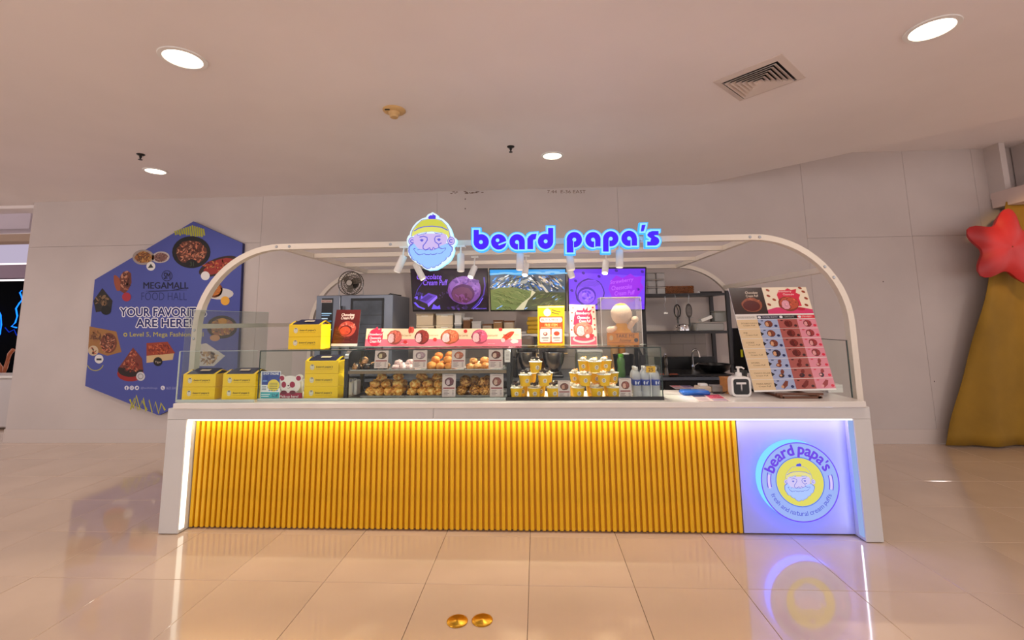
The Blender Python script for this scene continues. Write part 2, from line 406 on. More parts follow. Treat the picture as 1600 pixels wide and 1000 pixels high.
# ---- right: niche, beam, drape, star
MB().box(at(1538, 250, YW).x, at(1547, 250, YW).x, YW-.2, YW, 2.95, zh).build('trim_6', WALLC)['kind'] = 'structure'
a = at(1551, 313, 5.5); b = at(1700, 284, 5.5); a.x = at(1551, 313, 5.93).x
MB().box(a.x, XR+3, 5.5, YW-.02, a.z, b.z).build('trim_7', mat('beam_paint', (216, 196, 190), .55))['kind'] = 'structure'
MB().box(at(1584, 250, 5.93).x, XR+3, 5.62, YW-.02, b.z+.001, zh).build('trim_8', WALLC)['kind'] = 'structure'
dr = MB(); dr.smooth = True; N, R_ = 46, 24
p0t, p0b = at(1573, 315, 5.75), at(1474, 694, 5.85)
zt = p0t.z-.0
for k in range(R_+1):
    f = k/R_
    for i in range(N+1):
        g = i/N
        xl = p0t.x*(1-f)+p0b.x*f; x = xl+(9.4-xl)*g
        y = 5.75+.05*f+.03*math.sin(x*9+2*f)*(.3+.7*f)+.012*math.sin(x*23+5*f)
        z = zt*(1-f)+.02*f
        if f > .94: y += .04*(f-.94)*10*math.sin(x*14)
        dr.v.append(Vector((x, y, z)))
for k in range(R_):
    for i in range(N): q = k*(N+1)+i; dr.f.append((q, q+N+1, q+N+2, q+1)); dr.c.append(None)
o = dr.build('drape', mat('ochre_cloth', (148, 112, 24), .8, noise=.12, nscale=2.5, bump=.2, bscale=9)); tag(o, 'ochre cloth drape hanging at the right, its left edge slanting down to the floor', 'drape')
md = o.modifiers.new('s', 'SOLIDIFY'); md.thickness = .006
sc = at(1572, 387, 5.62); pts = []
for i in range(60):
    th = math.radians(152)+2*math.pi*i/60; k = .5+.5*math.cos(5*(th-math.radians(152))); rr = .285+.185*k**1.25
    pts.append((sc.x+rr*math.cos(th), sc.z+rr*math.sin(th)))
st = MB(); st.smooth = True
rings = [(.0, .995, 60)]
n = 60
lev = [(-.075, .0), (-.07, .45), (-.05, .8), (-.015, 1.0), (.0, 1.0), (.05, .9)]
for dy, kk in lev:
    for x, z in pts: st.v.append(Vector((sc.x+(x-sc.x)*max(kk, .02), 5.62+dy, sc.z+(z-sc.z)*max(kk, .02))))
for q in range(len(lev)-1):
    for i in range(n): j = (i+1) % n; st.f.append((q*n+i, q*n+j, (q+1)*n+j, (q+1)*n+i)); st.c.append(None)
o = st.build('star_decoration', mat('red_satin', (184, 38, 40), .4, noise=.1, nscale=4)); tag(o, 'puffy red five-pointed star hanging in front of the ochre drape', 'decoration')
l = light('SPOT', (at(1640, 300, 4.6).x, 4.6, 2.9), (sc.x+.5, 5.6, 2.2), 40, (1, .62, .25), .05, spot=60)

# ---- ceiling fixtures
def downlight(px, py, r, label):
    p = at(px, py, z=HC); t = thing('ceiling_downlight', label, 'ceiling light', p, 'round recessed ceiling downlights')
    MB().lathe([(r, .001), (r*1.22, -.001), (r*1.2, -.008), (r*.98, -.01), (r*.94, -.003)], p, 32).build('trim_ring', WHITEP, t)
    MB().lathe([(r*.95, -.0045), (r*.4, -.009)], p, 32).build('diffuser', LAMP, t)
    light('SPOT', p+Vector((0, 0, -.03)), p+Vector((0, 0, -2)), DOWN_W, size=r*.9, spot=150, blend=.8)
    return t
downlight(286, 91, .115, 'round bright ceiling downlight at the upper left of the ceiling')
downlight(1456, 45, .115, 'round bright ceiling downlight at the upper right corner of the ceiling')
downlight(243, 267, .1, 'small round ceiling downlight above the blue hexagonal sign')
downlight(863, 243, .1, 'small round ceiling downlight above the glowing shop lettering')
for x, y in ((-4.5, .2), (-1.4, .3), (1.6, .2), (4.6, .4), (-4.6, -2.4), (-1.2, -2.4), (2, -2.4), (6.2, 3.6), (-6.2, 4.2)):
    p = Vector((x, y, HC)); light('SPOT', p+Vector((0, 0, -.03)), p+Vector((0, 0, -2)), DOWN_W, size=.1, spot=150, blend=.8)
p = at(616, 172, z=HC); t = thing('smoke_detector', 'yellowed round smoke detector on the ceiling', 'smoke detector', p)
ag = mat('aged_plastic', (214, 176, 118), .45)
o = MB(); o.smooth = True; o.lathe([(.092, 0), (.094, -.006), (.085, -.016), (.05, -.022)], p, 28).build('base', ag, t)
o = MB(); o.smooth = True; o.lathe([(.048, -.02), (.045, -.036), (.036, -.046), (.036, -.058), (.03, -.066)], p, 24).build('sensor_head', ag, t)
MB().box(p.x-.06, p.x-.02, p.y-.062, p.y-.05, HC-.0235, HC-.018).build('status_slot', BLACK, t)
def sprinkler(px, py, label):
    p = at(px, py, z=HC); t = thing('fire_sprinkler', label, 'sprinkler', p, 'black fire sprinklers in the ceiling')
    MB().lathe([(.038, 0), (.038, -.004), (.026, -.014)], p, 16).build('escutcheon', BLACK, t)
    MB().lathe([(.012, -.012), (.012, -.035), (.007, -.04), (.007, -.055)], p, 10).build('nozzle', BLACK, t)
    MB().lathe([(.019, -.055), (.019, -.06)], p, 12).build('deflector', BLACK, t)
sprinkler(220, 241, 'black fire sprinkler above the left end, beside the small downlight')
sprinkler(798, 229, 'black fire sprinkler left of the central downlight')
# square diffuser
pc_ = [at(a, b, z=HC) for a, b in ((1118, 127), (1216, 87), (1255, 122), (1160, 155))]
dc = sum(pc_, Vector())/4; h = .215
t = thing('air_vent', 'square louvred air vent set diagonally in the ceiling', 'air vent', dc)
R45 = Matrix.Translation(dc) @ Matrix.Rotation(math.radians(-46), 4, 'Z')
def sqring(m_, a, b, za, zb):
    vs = [R45 @ Vector((sx*r_, sy*r_, z_)) for r_, z_ in ((a, za), (b, zb), (b, zb+.004), (a, za+.004)) for sx, sy in ((-1, -1), (1, -1), (1, 1), (-1, 1))]
    fs = []
    for q in range(4):
        for i in range(4): fs.append((q*4+i, q*4+(i+1) % 4, ((q+1) % 4)*4+(i+1) % 4, ((q+1) % 4)*4+i))
    m_.add(vs, fs)
VM = mat('vent_metal', (214, 200, 192), .45)
mm = MB(); sqring(mm, .235, .19, -.004, -.016); mm.build('frame', VM, t)
bb = MB(); bb.box(-.19, .19, -.19, .19, -.0008, 0, R45); bb.build('backing', BLACK, t)
for q in range(6):
    mm = MB(); a_ = .176-q*.029; sqring(mm, a_, a_-.026, -.0235, -.006); mm.build('louvre', VM, t)

# ================================================================ HEXAGON SIGN
def hexsign():
    YH = YW-.05
    hexa = [(302, 346), (379, 380), (370, 592), (248, 649), (133, 603), (148, 437)]
    w = [at(x, y, YH) for x, y in hexa]
    base = sum(w, Vector())/6
    t = thing('hexagonal_wall_sign', 'large blue hexagonal food hall sign on the wall left of the kiosk', 'wall sign', Vector((base.x, YH, min(p.z for p in w))))
    MB().prism([(p.x, p.z) for p in w], YH, YW-.001).build('sign_board', mat('blue_panel_edge', (40, 48, 110), .5), t)
    c = Canvas(plane_T(YH-.001), FRONT, .0005)
    B = (74, 84, 162)
    c.poly(hexa, B, 0)
    # brush strokes
    for q in range(14):
        x = 275+q*3.4; c.line([(x, 368+random.uniform(-2, 3)), (x-1.5, 352+abs(q-8)*1.1)], 2.6, (170, 170, 40), 1+(q % 3)*.2)
    xs = [(203, 624), (208, 638), (213, 618), (219, 640), (224, 622), (228, 643), (233, 625), (238, 645), (243, 628), (248, 646), (252, 630), (258, 641)]
    c.line(xs, 3, (190, 186, 34), 1)
    c.line([(204, 640), (210, 622), (216, 641), (222, 626), (230, 641)], 2.4, (176, 172, 34), 1.3)
    def dish(cx, cy, rx, ry, rim, cols, ang=0, n=34, sz=4):
        c.ell(cx, cy, rx, ry, rim, 2, ang, 26); c.ell(cx, cy, rx*.78, ry*.76, cols[0], 2.5, ang, 20, .08); c.scat(cx, cy, rx*.72, ry*.68, cols, int(n*2.2), sz*.62, 3, 2.6)
    meat = [(96, 52, 40), (150, 92, 70), (186, 128, 100), (70, 34, 28), (200, 120, 90)]
    dish(299, 394, 30, 25, (24, 22, 24), meat, n=80, sz=5)
    c.ell(300, 412, 9, 7, (18, 16, 18), 5.5); c.text('31', 297, 409, 303, 416, (60, 70, 50), 6)
    dish(224, 402, 17, 12, (158, 146, 140), [(150, 96, 50), (190, 140, 70), (120, 70, 40), (90, 60, 44)], n=30)
    dish(251, 402, 14, 9, (186, 176, 172), [(120, 84, 80), (160, 120, 110), (90, 60, 60)], -.1, 22, 3)
    c.ell(236, 416, 7, 7, (226, 224, 222), 6); c.poly([(231, 419), (236, 412), (240, 418)], (60, 60, 60), 6.5)
    dish(342, 416, 33, 13, (52, 34, 34), [(146, 46, 40), (180, 76, 50), (100, 30, 30), (190, 130, 70)], -.36, 34, 4)
    c.ell(321, 431, 7, 7, (220, 216, 216), 6)
    c.ell(343, 459, 22, 9, (206, 202, 198), 2, 0); dish(335, 453, 13, 12, (130, 70, 30), [(196, 116, 50), (220, 150, 80), (160, 84, 36)], 0, 26, 4)
    c.ell(352, 470, 7, 7, (232, 170, 60), 6)
    c.ell(196, 440, 10, 18, (110, 56, 42), 2, .2, 14, .1); c.scat(196, 438, 7, 14, meat, 24, 4, 3)
    c.ell(183, 442, 5, 13, (150, 76, 54), 3, -.2, 12, .1)
    c.ell(198, 464, 7, 7, (166, 44, 60), 6)
    c.poly([(146, 470), (160, 450), (176, 470), (174, 484), (150, 488)], (36, 32, 30), 2); c.scat(160, 470, 10, 7, [(90, 70, 50), (130, 100, 70), (50, 40, 34)], 22, 4, 3)
    c.ell(166, 485, 8, 7, (18, 18, 18), 5.5)
    # centre text
    N_ = (20, 24, 54)
    c.ring(261, 431, 8, 1, N_, 2, 24); c.text('SM', 256, 426, 266, 436, N_, 2, .03)
    c.text('MEGAMALL', 224, 441, 294, 451, N_, 2, .008); c.text('MEGAMALL', 224.5, 441, 294.5, 451, N_, 2.2, .008); c.line([(232, 456), (262, 454.5), (294, 449.5), (276, 453)], .8, N_, 2.3); c.line([(228, 455), (292, 453)], .6, N_, 2)
    c.text('FOOD HALL', 221, 457, 292, 469, (32, 42, 100), 2, -.012)
    W_ = (236, 234, 240); NB = (28, 38, 112)
    c.otext('YOUR FAVORITES', 188, 481, 322, 494, NB, W_, 1.3, 2, .035)
    c.otext('ARE HERE!', 213, 498, 299, 511, NB, W_, 1.3, 2, .035)
    c.ring(196, 523, 2.4, 1.4, (196, 186, 60), 2, 14); c.text('Level 5, Mega Fashion Hall', 203, 519, 318, 528, (188, 180, 74), 2, .01)
    dish(347, 511, 24, 18, (32, 28, 26), [(150, 96, 70), (196, 150, 60), (84, 72, 60), (60, 50, 44), (120, 100, 80)], 0, 44, 4)
    c.ell(336, 528, 8, 5, (190, 140, 100), 5); c.ell(348, 502, 7, 5, (196, 140, 50), 5)
    c.poly([(306, 540), (322, 536), (352, 556), (334, 572), (303, 572)], (206, 198, 194), 2); c.scat(322, 558, 18, 10, [(150, 110, 80), (190, 150, 110), (120, 84, 60), (206, 170, 130)], 44, 4, 3)
    # left lower dishes
    c.poly([(140, 510), (182, 518), (190, 550), (168, 556), (138, 546)], (156, 110, 62), 2); c.ell(170, 536, 13, 16, (112, 60, 44), 2.5); c.scat(168, 536, 11, 14, meat, 70, 2.6, 3); c.scat(150, 525, 8, 9, [(120, 80, 50), (150, 100, 62), (96, 60, 44)], 30, 3, 2.3)
    c.ell(146, 548, 8, 8, (200, 180, 150), 4); c.scat(146, 548, 5, 5, meat, 8, 3, 4.5)
    c.ell(155, 561, 7, 7, (222, 220, 220), 6); c.rect(151, 560, 159, 563, (50, 50, 60), 6.5)
    c.ring(149, 566, 13, 1.2, (180, 176, 60), 1, 14, 20, 160)
    c.ell(204, 584, 21, 12, (150, 34, 32), 2); c.ell(204, 578, 20, 11, (40, 26, 24), 2.5); c.poly([(186, 574), (208, 543), (222, 560), (224, 578)], (120, 54, 44), 3); c.scat(205, 572, 14, 9, [(150, 60, 44), (190, 110, 80), (80, 40, 34), (130, 50, 40)], 80, 2.6, 3.5); c.scat(208, 556, 6, 8, [(170, 80, 60), (206, 130, 100), (120, 50, 44)], 30, 2.2, 3.6)
    c.ell(220, 588, 7, 7, (200, 200, 204), 6); c.ring(220, 588, 4, 1, (120, 120, 130), 6.5, 12)
    c.poly([(229, 556), (272, 552), (270, 562), (229, 567)], (206, 176, 130), 2); c.poly([(229, 536), (262, 534), (274, 552), (229, 556)], (150, 60, 40), 2.3); c.scat(248, 545, 17, 8, [(166, 66, 40), (196, 100, 60), (120, 44, 34)], 70, 2.6, 3)
    c.ell(247, 565, 7, 7, (22, 20, 22), 6); c.text('Tiger', 242.5, 564, 252, 568, (190, 170, 150), 6.5, .01)
    for k, x in enumerate((198, 206, 214, 254.5)):
        c.ell(x, 606, 3.4, 3.4, (222, 222, 232), 2, n=14)
        if k == 0: c.text('f', 197, 604, 199, 609, B, 3, .05)
        elif k == 1: c.ring(x, 606, 1.6, .7, B, 3, 12)
        elif k == 2: c.poly([(212.4, 607), (214, 604.5), (216, 604.6), (215.2, 607.8)], B, 3)
        else: c.line([(253.5, 604.5), (253.5, 606), (255, 607.8), (256.3, 607.8)], .9, B, 3)
    c.text('@foodhallmega', 220, 604.5, 246, 608.5, (150, 156, 210), 2, 0); c.text('8633 5045', 260, 604.5, 276, 608.5, (150, 156, 210), 2, 0)
    c.build('sign_print', PRINTM, t)
hexsign()

# ================================================================ KIOSK COUNTER
YF = 3.43; YTF = 3.405; ZT = .945; YB = 3.98
xl0 = at(262, 640, YF).x; xr0 = at(1357, 640, YF).x
xl0b = at(247, 835, YF).x
xl0 = (xl0+xl0b)/2; xr0 = (xr0+at(1384, 846, YF).x)/2
xin_l = at(291, 660, YF).x; xin_r = at(1334, 660, YF).x
ztf = at(800, 629, YTF).z; ZT = ztf; zfas = at(800, 655, YF).z; zsl = at(800, 637, YF).z
ctr = thing('service_counter', 'long white kiosk counter with yellow slatted front and white worktop', 'counter', ((xl0+xr0)/2, YF, 0))
MB().box(at(270, 632, YTF).x, at(1354, 632, YTF).x, YTF, YB, zsl, ZT, b=.004).build('worktop', STONE, ctr)
xm = at(677, 645, YF).x
MB().box(xl0, xm-.001, YF, YF+.5, zfas, zsl, b=.002).build('fascia', WHITE, ctr)
MB().box(xm+.001, xr0, YF, YF+.5, zfas, zsl, b=.002).build('fascia', WHITE, ctr)
MB().box(xl0, xin_l, YF, YB, .004, zfas-.001, b=.003).build('leg_panel', WHITE, ctr)
MB().box(xin_r, xr0, YF, YB, .004, zfas-.001, b=.003).build('leg_panel', WHITE, ctr)
YS = YF+.10
xs0 = at(297, 670, YS).x; xs1 = at(1151, 670, YS).x
MB().box(xs0-.02, xs1, YS+.02, YS+.045, .01, zfas-.002).build('slat_backing', YEL2, ctr)
nsl = 98; pitch = (xs1-xs0)/nsl; 
sm_ = MB().box(-pitch*.30, pitch*.30, -.006, .02, .012, zfas-.003, b=.003).mesh('slat', YEL)
for i in range(nsl):
    o = bpy.data.objects.new('slat', sm_); COL.objects.link(o); o.parent = ctr; o.location = Vector((xs0+pitch*(i+.5), YS, 0))-WL[ctr.name]
LP = mat('panel_painted_glow', (176, 180, 238), .35)  # white panel; the violet light falling on it is put into its base colour
MB().box(xs1+.001, xin_r-.001, YS-.0, YS+.03, .012, zfas-.002).build('logo_panel', LP, ctr)
MB().box(xin_l+.002, xin_r-.002, YF+.012, YF+.03, zfas-.012, zfas-.002).build('light_strip', LED, ctr)
MB().box(xin_l+.0005, xin_l+.008, YF+.008, YF+.05, .03, zfas-.014).build('light_strip', LED, ctr)
MB().box(xin_r-.008, xin_r-.0005, YF+.008, YF+.05, .03, zfas-.014).build('light_strip', LEDB, ctr)
light('AREA', ((xs0+xs1)/2, YF+.045, zfas-.014), ((xs0+xs1)/2, YF+.075, 0), 4*LED_W/2, (1, .95, .8), xs1-xs0, .02)
light('AREA', ((xin_r+xs1)/2, YF+.045, zfas-.014), ((xin_r+xs1)/2, YF+.075, 0), 1.0, (.6, .5, 1), xin_r-xs1, .02)
light('AREA', (xin_r-.012, YF+.03, .42), (xin_r-.4, YF+.06, .42), .35, (.8, .8, 1), .02, .78)
# side wings to the rear counter
for sx, nm in ((-1, 0), (1, 1)):
    xa, xb = (xl0, xl0+.3) if sx < 0 else (xr0-.3, xr0)
    MB().box(xa+.01, xb, YB+.001, 5.0, .004, zsl-.002).build('side_wing', WHITE, ctr)
    MB().box(xa, xb+.005*sx*0, YB+.001, 5.0, zsl-.001, ZT-.001, b=.003).build('worktop', STONE, ctr)
MB().box(xs0, xin_r, YS+.06, YB-.02, .02, zfas).build('carcass', mat('carcass_grey', (120, 116, 112), .6), ctr)

# ---- bearded-man emblem drawn from simple shapes (face box units 0..900 x 0..1000)
OUT = [(460, 65), (500, 85), (545, 115), (552, 145), (620, 170), (690, 230), (740, 310), (770, 390), (782, 440), (830, 480), (838, 520), (822, 570), (792, 606), (800, 660), (780, 740), (740, 810), (690, 860), (640, 890), (600, 920), (520, 965), (400, 975), (330, 950), (290, 905), (220, 870), (150, 820), (115, 780), (80, 730), (70, 650), (80, 600), (60, 550), (55, 490), (75, 440), (102, 415), (110, 370), (150, 290), (210, 220), (290, 165), (355, 145), (385, 100), (430, 80)]
def emblem(c, f, line, pal, lw=8, halo=True):
    """f maps emblem units to canvas units, pal: rim, beard, skin, hat, hat band, pompom"""
    F = lambda pts: [f(*p) for p in pts]; k = (f(100, 0)[0]-f(0, 0)[0])/100
    P = lambda pts, col, lv: c.poly(F(pts), col, lv)
    L = lambda pts, w, lv=6, col=None: c.line(F(pts), w*k, col or line, lv)
    if halo: P(OUT, pal[0], 0)
    P([(x+(450-x)*.03, y) for x, y in ((400, 170), (385, 150), (405, 125), (430, 110), (455, 118), (465, 88), (482, 112), (500, 108), (512, 130), (508, 172))], pal[5], 5)
    ear = lambda cx, cy: (c.ell(*f(cx, cy), 58*k, 66*k, line, 1), c.ell(*f(cx, cy), 48*k, 56*k, pal[2], 1.5), c.ring(*f(cx, cy), 24*k, lw*k, line, 2, 14, 30, 330))
    ear(140, 520); ear(748, 515)
    beard = [(112, 590), (150, 560), (700, 560), (745, 600), (762, 640), (740, 700), (715, 755), (670, 775), (650, 815), (600, 835), (565, 880), (510, 900), (480, 925), (440, 915), (400, 942), (350, 930), (300, 880), (250, 865), (215, 825), (150, 800), (140, 765), (108, 720), (95, 650)]
    def scal(pts, amp, lo, cx=450, cy=700):
        o = []
        for i, (x, y) in enumerate(pts):
            o.append((x, y)); x2, y2 = pts[(i+1) % len(pts)]
            if y > lo or y2 > lo:
                for t_ in (.3, .7):
                    mx, my = x+(x2-x)*t_, y+(y2-y)*t_; l = math.hypot(mx-cx, my-cy) or 1; o.append((mx+(mx-cx)/l*amp, my+(my-cy)/l*amp))
        return o
    beard = scal(beard, 9, 610)
    P([(450+(x-450)*1.03, 760+(y-760)*1.03) for x, y in beard], line, 1.8); P([(450+(x-450)*.985, 750+(y-750)*.975) for x, y in beard], pal[1], 2.2)
    P([(175, 400), (660, 400), (690, 470), (665, 580), (600, 640), (430, 680), (270, 650), (180, 600), (160, 500)], pal[2], 2.8)
    P([(155, 560), (175, 560), (220, 620), (260, 650), (215, 690), (150, 660)], pal[1], 3.2); P([(665, 560), (720, 570), (720, 640), (640, 670), (560, 600)], pal[1], 3.2)
    hat = [(130, 440), (150, 350), (210, 270), (290, 195), (400, 172), (500, 172), (600, 200), (670, 270), (710, 350), (730, 440), (710, 480), (680, 420), (600, 385), (450, 365), (330, 375), (220, 400), (150, 440)]
    P([(450+(x-450)*1.03, 330+(y-330)*1.04) for x, y in hat], line, 3.6); P(hat, pal[4], 4)
    P([(190, 320), (220, 262), (290, 202), (400, 180), (500, 180), (600, 208), (660, 270), (690, 330), (600, 300), (450, 285), (320, 292), (240, 315)], pal[3], 4.6)
    L([(165, 362), (240, 318), (320, 294), (450, 284), (600, 302), (700, 350)], lw, 5)
    for bx in ((215, 415, 370, 380), (485, 380, 615, 395)):
        x0, y0, x1, y1 = bx; P([(x0, y0), (x1, y1-8), (x1-8, y1+18), (x0+15, y0+18)], line, 5); P([(x0+10, y0+1), (x1-8, y1-2), (x1-14, y1+10), (x0+20, y0+10)], pal[0], 5.5)
    L([(255, 455), (320, 442), (372, 460), (378, 500), (350, 545), (312, 590), (310, 630), (345, 655), (390, 640), (410, 618), (430, 655), (455, 650), (472, 612), (495, 640), (545, 640), (560, 610), (550, 565), (500, 530), (490, 480), (512, 442), (585, 438)], lw)
    L([(560, 565), (600, 545)], lw)
    for ex, ey in ((292, 510), (560, 500)):
        c.ell(*f(ex, ey), 20*k, 16*k, line, 6); L([(ex-32, ey-5), (ex, ey-22), (ex+26, ey-6)], lw*.8)
    mus = [(155, 640), (185, 625), (215, 655), (255, 640), (300, 648), (345, 662), (392, 648), (450, 662), (495, 645), (560, 612), (610, 632), (672, 620), (660, 655), (620, 690), (575, 715), (530, 708), (480, 728), (430, 720), (380, 732), (330, 715), (290, 725), (245, 735), (190, 690)]
    mus = scal(mus, 7, 700, 412, 560)
    P(mus, line, 6.4); P([(412+(x-412)*.955, 678+(y-678)*.8) for x, y in mus], pal[1], 6.8)

ZCN = at(600, 382, 3.74).z
def facesign():
    YS_ = 3.60; f = lambda x, y: (630+x/10, 325+y/10)
    w = [at(*f(x, y), YS_) for x, y in OUT]; cx = sum(p.x for p in w)/len(w)
    t = thing('face_sign', 'glowing sign shaped as a bearded man in a yellow knitted cap', 'illuminated sign', (cx, 3.64, min(p.z for p in w)))
    MB().prism([(p.x, p.z) for p in w], YS_, 3.645).build('light_box', glow('rim_glow', (150, 225, 255), 1.6), t)
    MB().box(cx-.03, cx+.03, 3.646, 3.739, ZCN-.022, ZCN+.022).build('bracket', FRAME, t)
    c = Canvas(plane_T(YS_-.001), FRONT)
    emblem(c, f, (84, 84, 214), [(226, 248, 255), (150, 198, 255), (206, 184, 238), (206, 206, 66), (222, 222, 104), (70, 40, 226)], 15)
    c.build('face_print', LIT, t)
facesign()

def letters():
    YS_ = 3.61; t = thing('shop_lettering', 'glowing purple and light blue letters spelling the shop name on the arch', 'illuminated sign', at(885, 395, YS_))
    PU = glow('purple_face', (80, 45, 255), 1.0); CY1 = glow('cyan_side', (70, 175, 255), 1.3); CY2 = glow('pale_cyan', (150, 225, 255), 1.15)
    def q(x, y, Y): return at(725+x/5, 335+y/5, Y)
    def poly(m, pts, Y, D=.004):
        w = [q(x, y, Y) for x, y in pts]; m.prism([(p.x, p.z) for p in w], Y, Y+D)
    def disc(m, cx, cy, r, Y, D=.004): poly(m, [(cx+r*math.cos(i*math.pi/14), cy+r*math.sin(i*math.pi/14)) for i in range(28)], Y, D)
    G = 19
    def rect(x0, y0, x1, y1): return [(x0, y0), (x1, y0), (x1, y1), (x0, y1)]
    def letter(discs, polys, counters, slits):
        o = MB(); o2 = MB(); i_ = MB(); k_ = MB()
        for cx, cy, r in discs: disc(o, cx, cy, r+G, YS_+.012, .05); disc(o2, cx, cy, r+G-6, YS_+.008, .004); disc(i_, cx, cy, r, YS_+.003, .005)
        for pl in polys:
            mx = sum(p[0] for p in pl)/len(pl); my = sum(p[1] for p in pl)/len(pl)
            def grow(g): return [(x+g*(1 if x > mx else -1), y+g*(1 if y > my else -1)) for x, y in pl]
            poly(o, grow(G), YS_+.012, .05); poly(o2, grow(G-6), YS_+.008, .004); poly(i_, pl, YS_+.003, .005)
        for cx, cy, r in counters: disc(k_, cx, cy, r, YS_+.001, .001)
        for s_ in slits: poly(k_, s_, YS_+.0012, .001)
        a = o.build('letter', CY1, t); o2.build('rim', CY2, a); i_.build('letter_face', PU, a)
        if k_.v: k_.build('counter', CY2, a)
    for px in (755, 850, 905, 1000): x = at(px, 378, 3.7).x; MB().box(x-.012, x+.012, YS_+.0625, 3.739, ZCN-.018, ZCN+.012).build('bracket', FRAME, t)
    letter([(134, 214, 60)], [rect(75, 120, 115, 214)], [(132, 216, 15)], [])
    letter([(271, 214, 60)], [], [(262, 202, 14)], [[(268, 232), (338, 205), (342, 217), (272, 243)]])
    letter([(415, 214, 60)], [rect(430, 214, 475, 272)], [(414, 216, 15)], [[(422, 216), (430, 216), (430, 274), (422, 274)]])
    letter([], [rect(495, 185, 540, 270), [(495, 200), (505, 172), (530, 154), (568, 150), (560, 192), (542, 198), (538, 215)]], [], [])
    letter([(637, 210, 60)], [rect(657, 105, 697, 214)], [(638, 210, 15)], [])
    letter([(862, 197, 60)], [rect(803, 200, 855, 297)], [(862, 197, 15)], [[(853, 197), (858, 197), (858, 258), (853, 258)]])
    letter([(1008, 197, 60)], [rect(1025, 197, 1067, 250)], [(1008, 197, 15)], [[(1017, 197), (1025, 197), (1025, 258), (1017, 258)]])
    letter([(1147, 190, 60)], [rect(1087, 195, 1130, 290)], [(1147, 190, 15)], [[(1130, 190), (1136, 190), (1136, 252), (1130, 252)]])
    letter([(1290, 187, 60)], [rect(1310, 187, 1352, 243)], [(1290, 187, 15)], [[(1302, 187), (1310, 187), (1310, 248), (1302, 248)]])
    letter([], [[(1390, 82), (1420, 80), (1404, 131), (1382, 133)]], [], [])
    letter([(1492, 208, 34)], [[(1432, 158), (1446, 138), (1470, 130), (1520, 130), (1520, 160), (1484, 163), (1500, 178), (1520, 196), (1500, 214), (1438, 170)], [(1432, 212), (1500, 212), (1520, 212), (1516, 228), (1498, 242), (1432, 243)]], [], [])
letters()

def roundsign():
    YS_ = YS-.09
    ctrp = at(1250, 753, YS_); px = (at(1305, 753, YS_).x-at(1195, 753, YS_).x)/110
    R_ = .262
    t = thing('round_logo_sign', 'round backlit emblem sign on the white panel at the right end of the counter', 'illuminated sign', ctrp)
    m_ = MB(); m_.lathe([(R_*1.0, .0), (R_*1.0, .078)], ctrp, 64, 'Y'); m_.build('light_box', glow('halo_blue', (60, 104, 255), 5.5), t)
    c = Canvas(lambda u, v: ctrp+Vector((u, -.002, -v))*R_, FRONT)
    PU = (98, 50, 226); BG = (150, 176, 244)
    c.ell(0, 0, 1, 1, BG, 0, 0, 64); c.ring(0, 0, .985, .03, (110, 70, 235), 1, 64); c.ring(0, 0, .615, .02, (60, 110, 220), 1, 48)
    c.ell(0, 0, .6, .6, (222, 214, 90), 1, 0, 48); 
    k = .00112; emblem(c, lambda x, y: ((x-450)*k, (y-520)*k+.0), (96, 110, 214), [(214, 226, 250), (168, 196, 252), (206, 196, 244), (222, 214, 90), (226, 218, 140), (60, 70, 220)], 12, halo=False)
    def arc_text(s_, rad, a0, a1, hgt, col, bold, low=False):
        ws = [(text_geo(ch, 0)[2]*{'b': 1.25, 'd': 1.25, 'p': 1.25, 'h': 1.3, 'f': 1.3, 't': 1.2, 'l': 1.3, "'": .4}.get(ch, 1)+.12) if ch != ' ' else .55 for ch in s_]; tot = sum(ws); cur = 0; hgt = min(hgt, rad*math.radians(abs(a1-a0))/tot)
        for ch, w in zip(s_, ws):
            a = math.radians(a0+(a1-a0)*(cur+w/2)/tot); cur += w
            if ch == ' ': continue
            asc = ch in "bdhflt'"; desc = ch in 'p'
            sc_ = hgt*(1.35 if asc or desc else 1); wd_ = text_geo(ch, 0)[2]*sc_
            if ch == "'": sc_ = hgt*.45; wd_ = hgt*.2
            off = (hgt*.175 if asc else (-hgt*.175 if desc else 0)); off = hgt*.6 if ch == "'" else off
            r2 = rad+(off if not low else -off); cx, cy = r2*math.cos(a), r2*math.sin(a)
            c.text(ch, cx-wd_/2, cy-sc_/2, cx+wd_/2, cy+sc_/2, col, 2, bold, 0, a+(math.pi/2 if not low else -math.pi/2))
    arc_text("beard papa's", .78, -162, -22, .19, PU, .06)
    arc_text("fresh and natural cream puffs", .80, 158, 22, .12, (76, 84, 214), .012, low=True)
    for sg in (0, 180):
        for rr in (.75, .84): c.ring(0, 0, rr, .022, (100, 60, 220), 2, 12, sg-13 if sg == 0 else 180-10, sg+14 if sg == 0 else 180+16)
        c.ring(0, 0, .795, .06, (214, 196, 250), 1.5, 12, sg-12, sg+13)
    c.build('emblem_print', LIT, t)
roundsign()

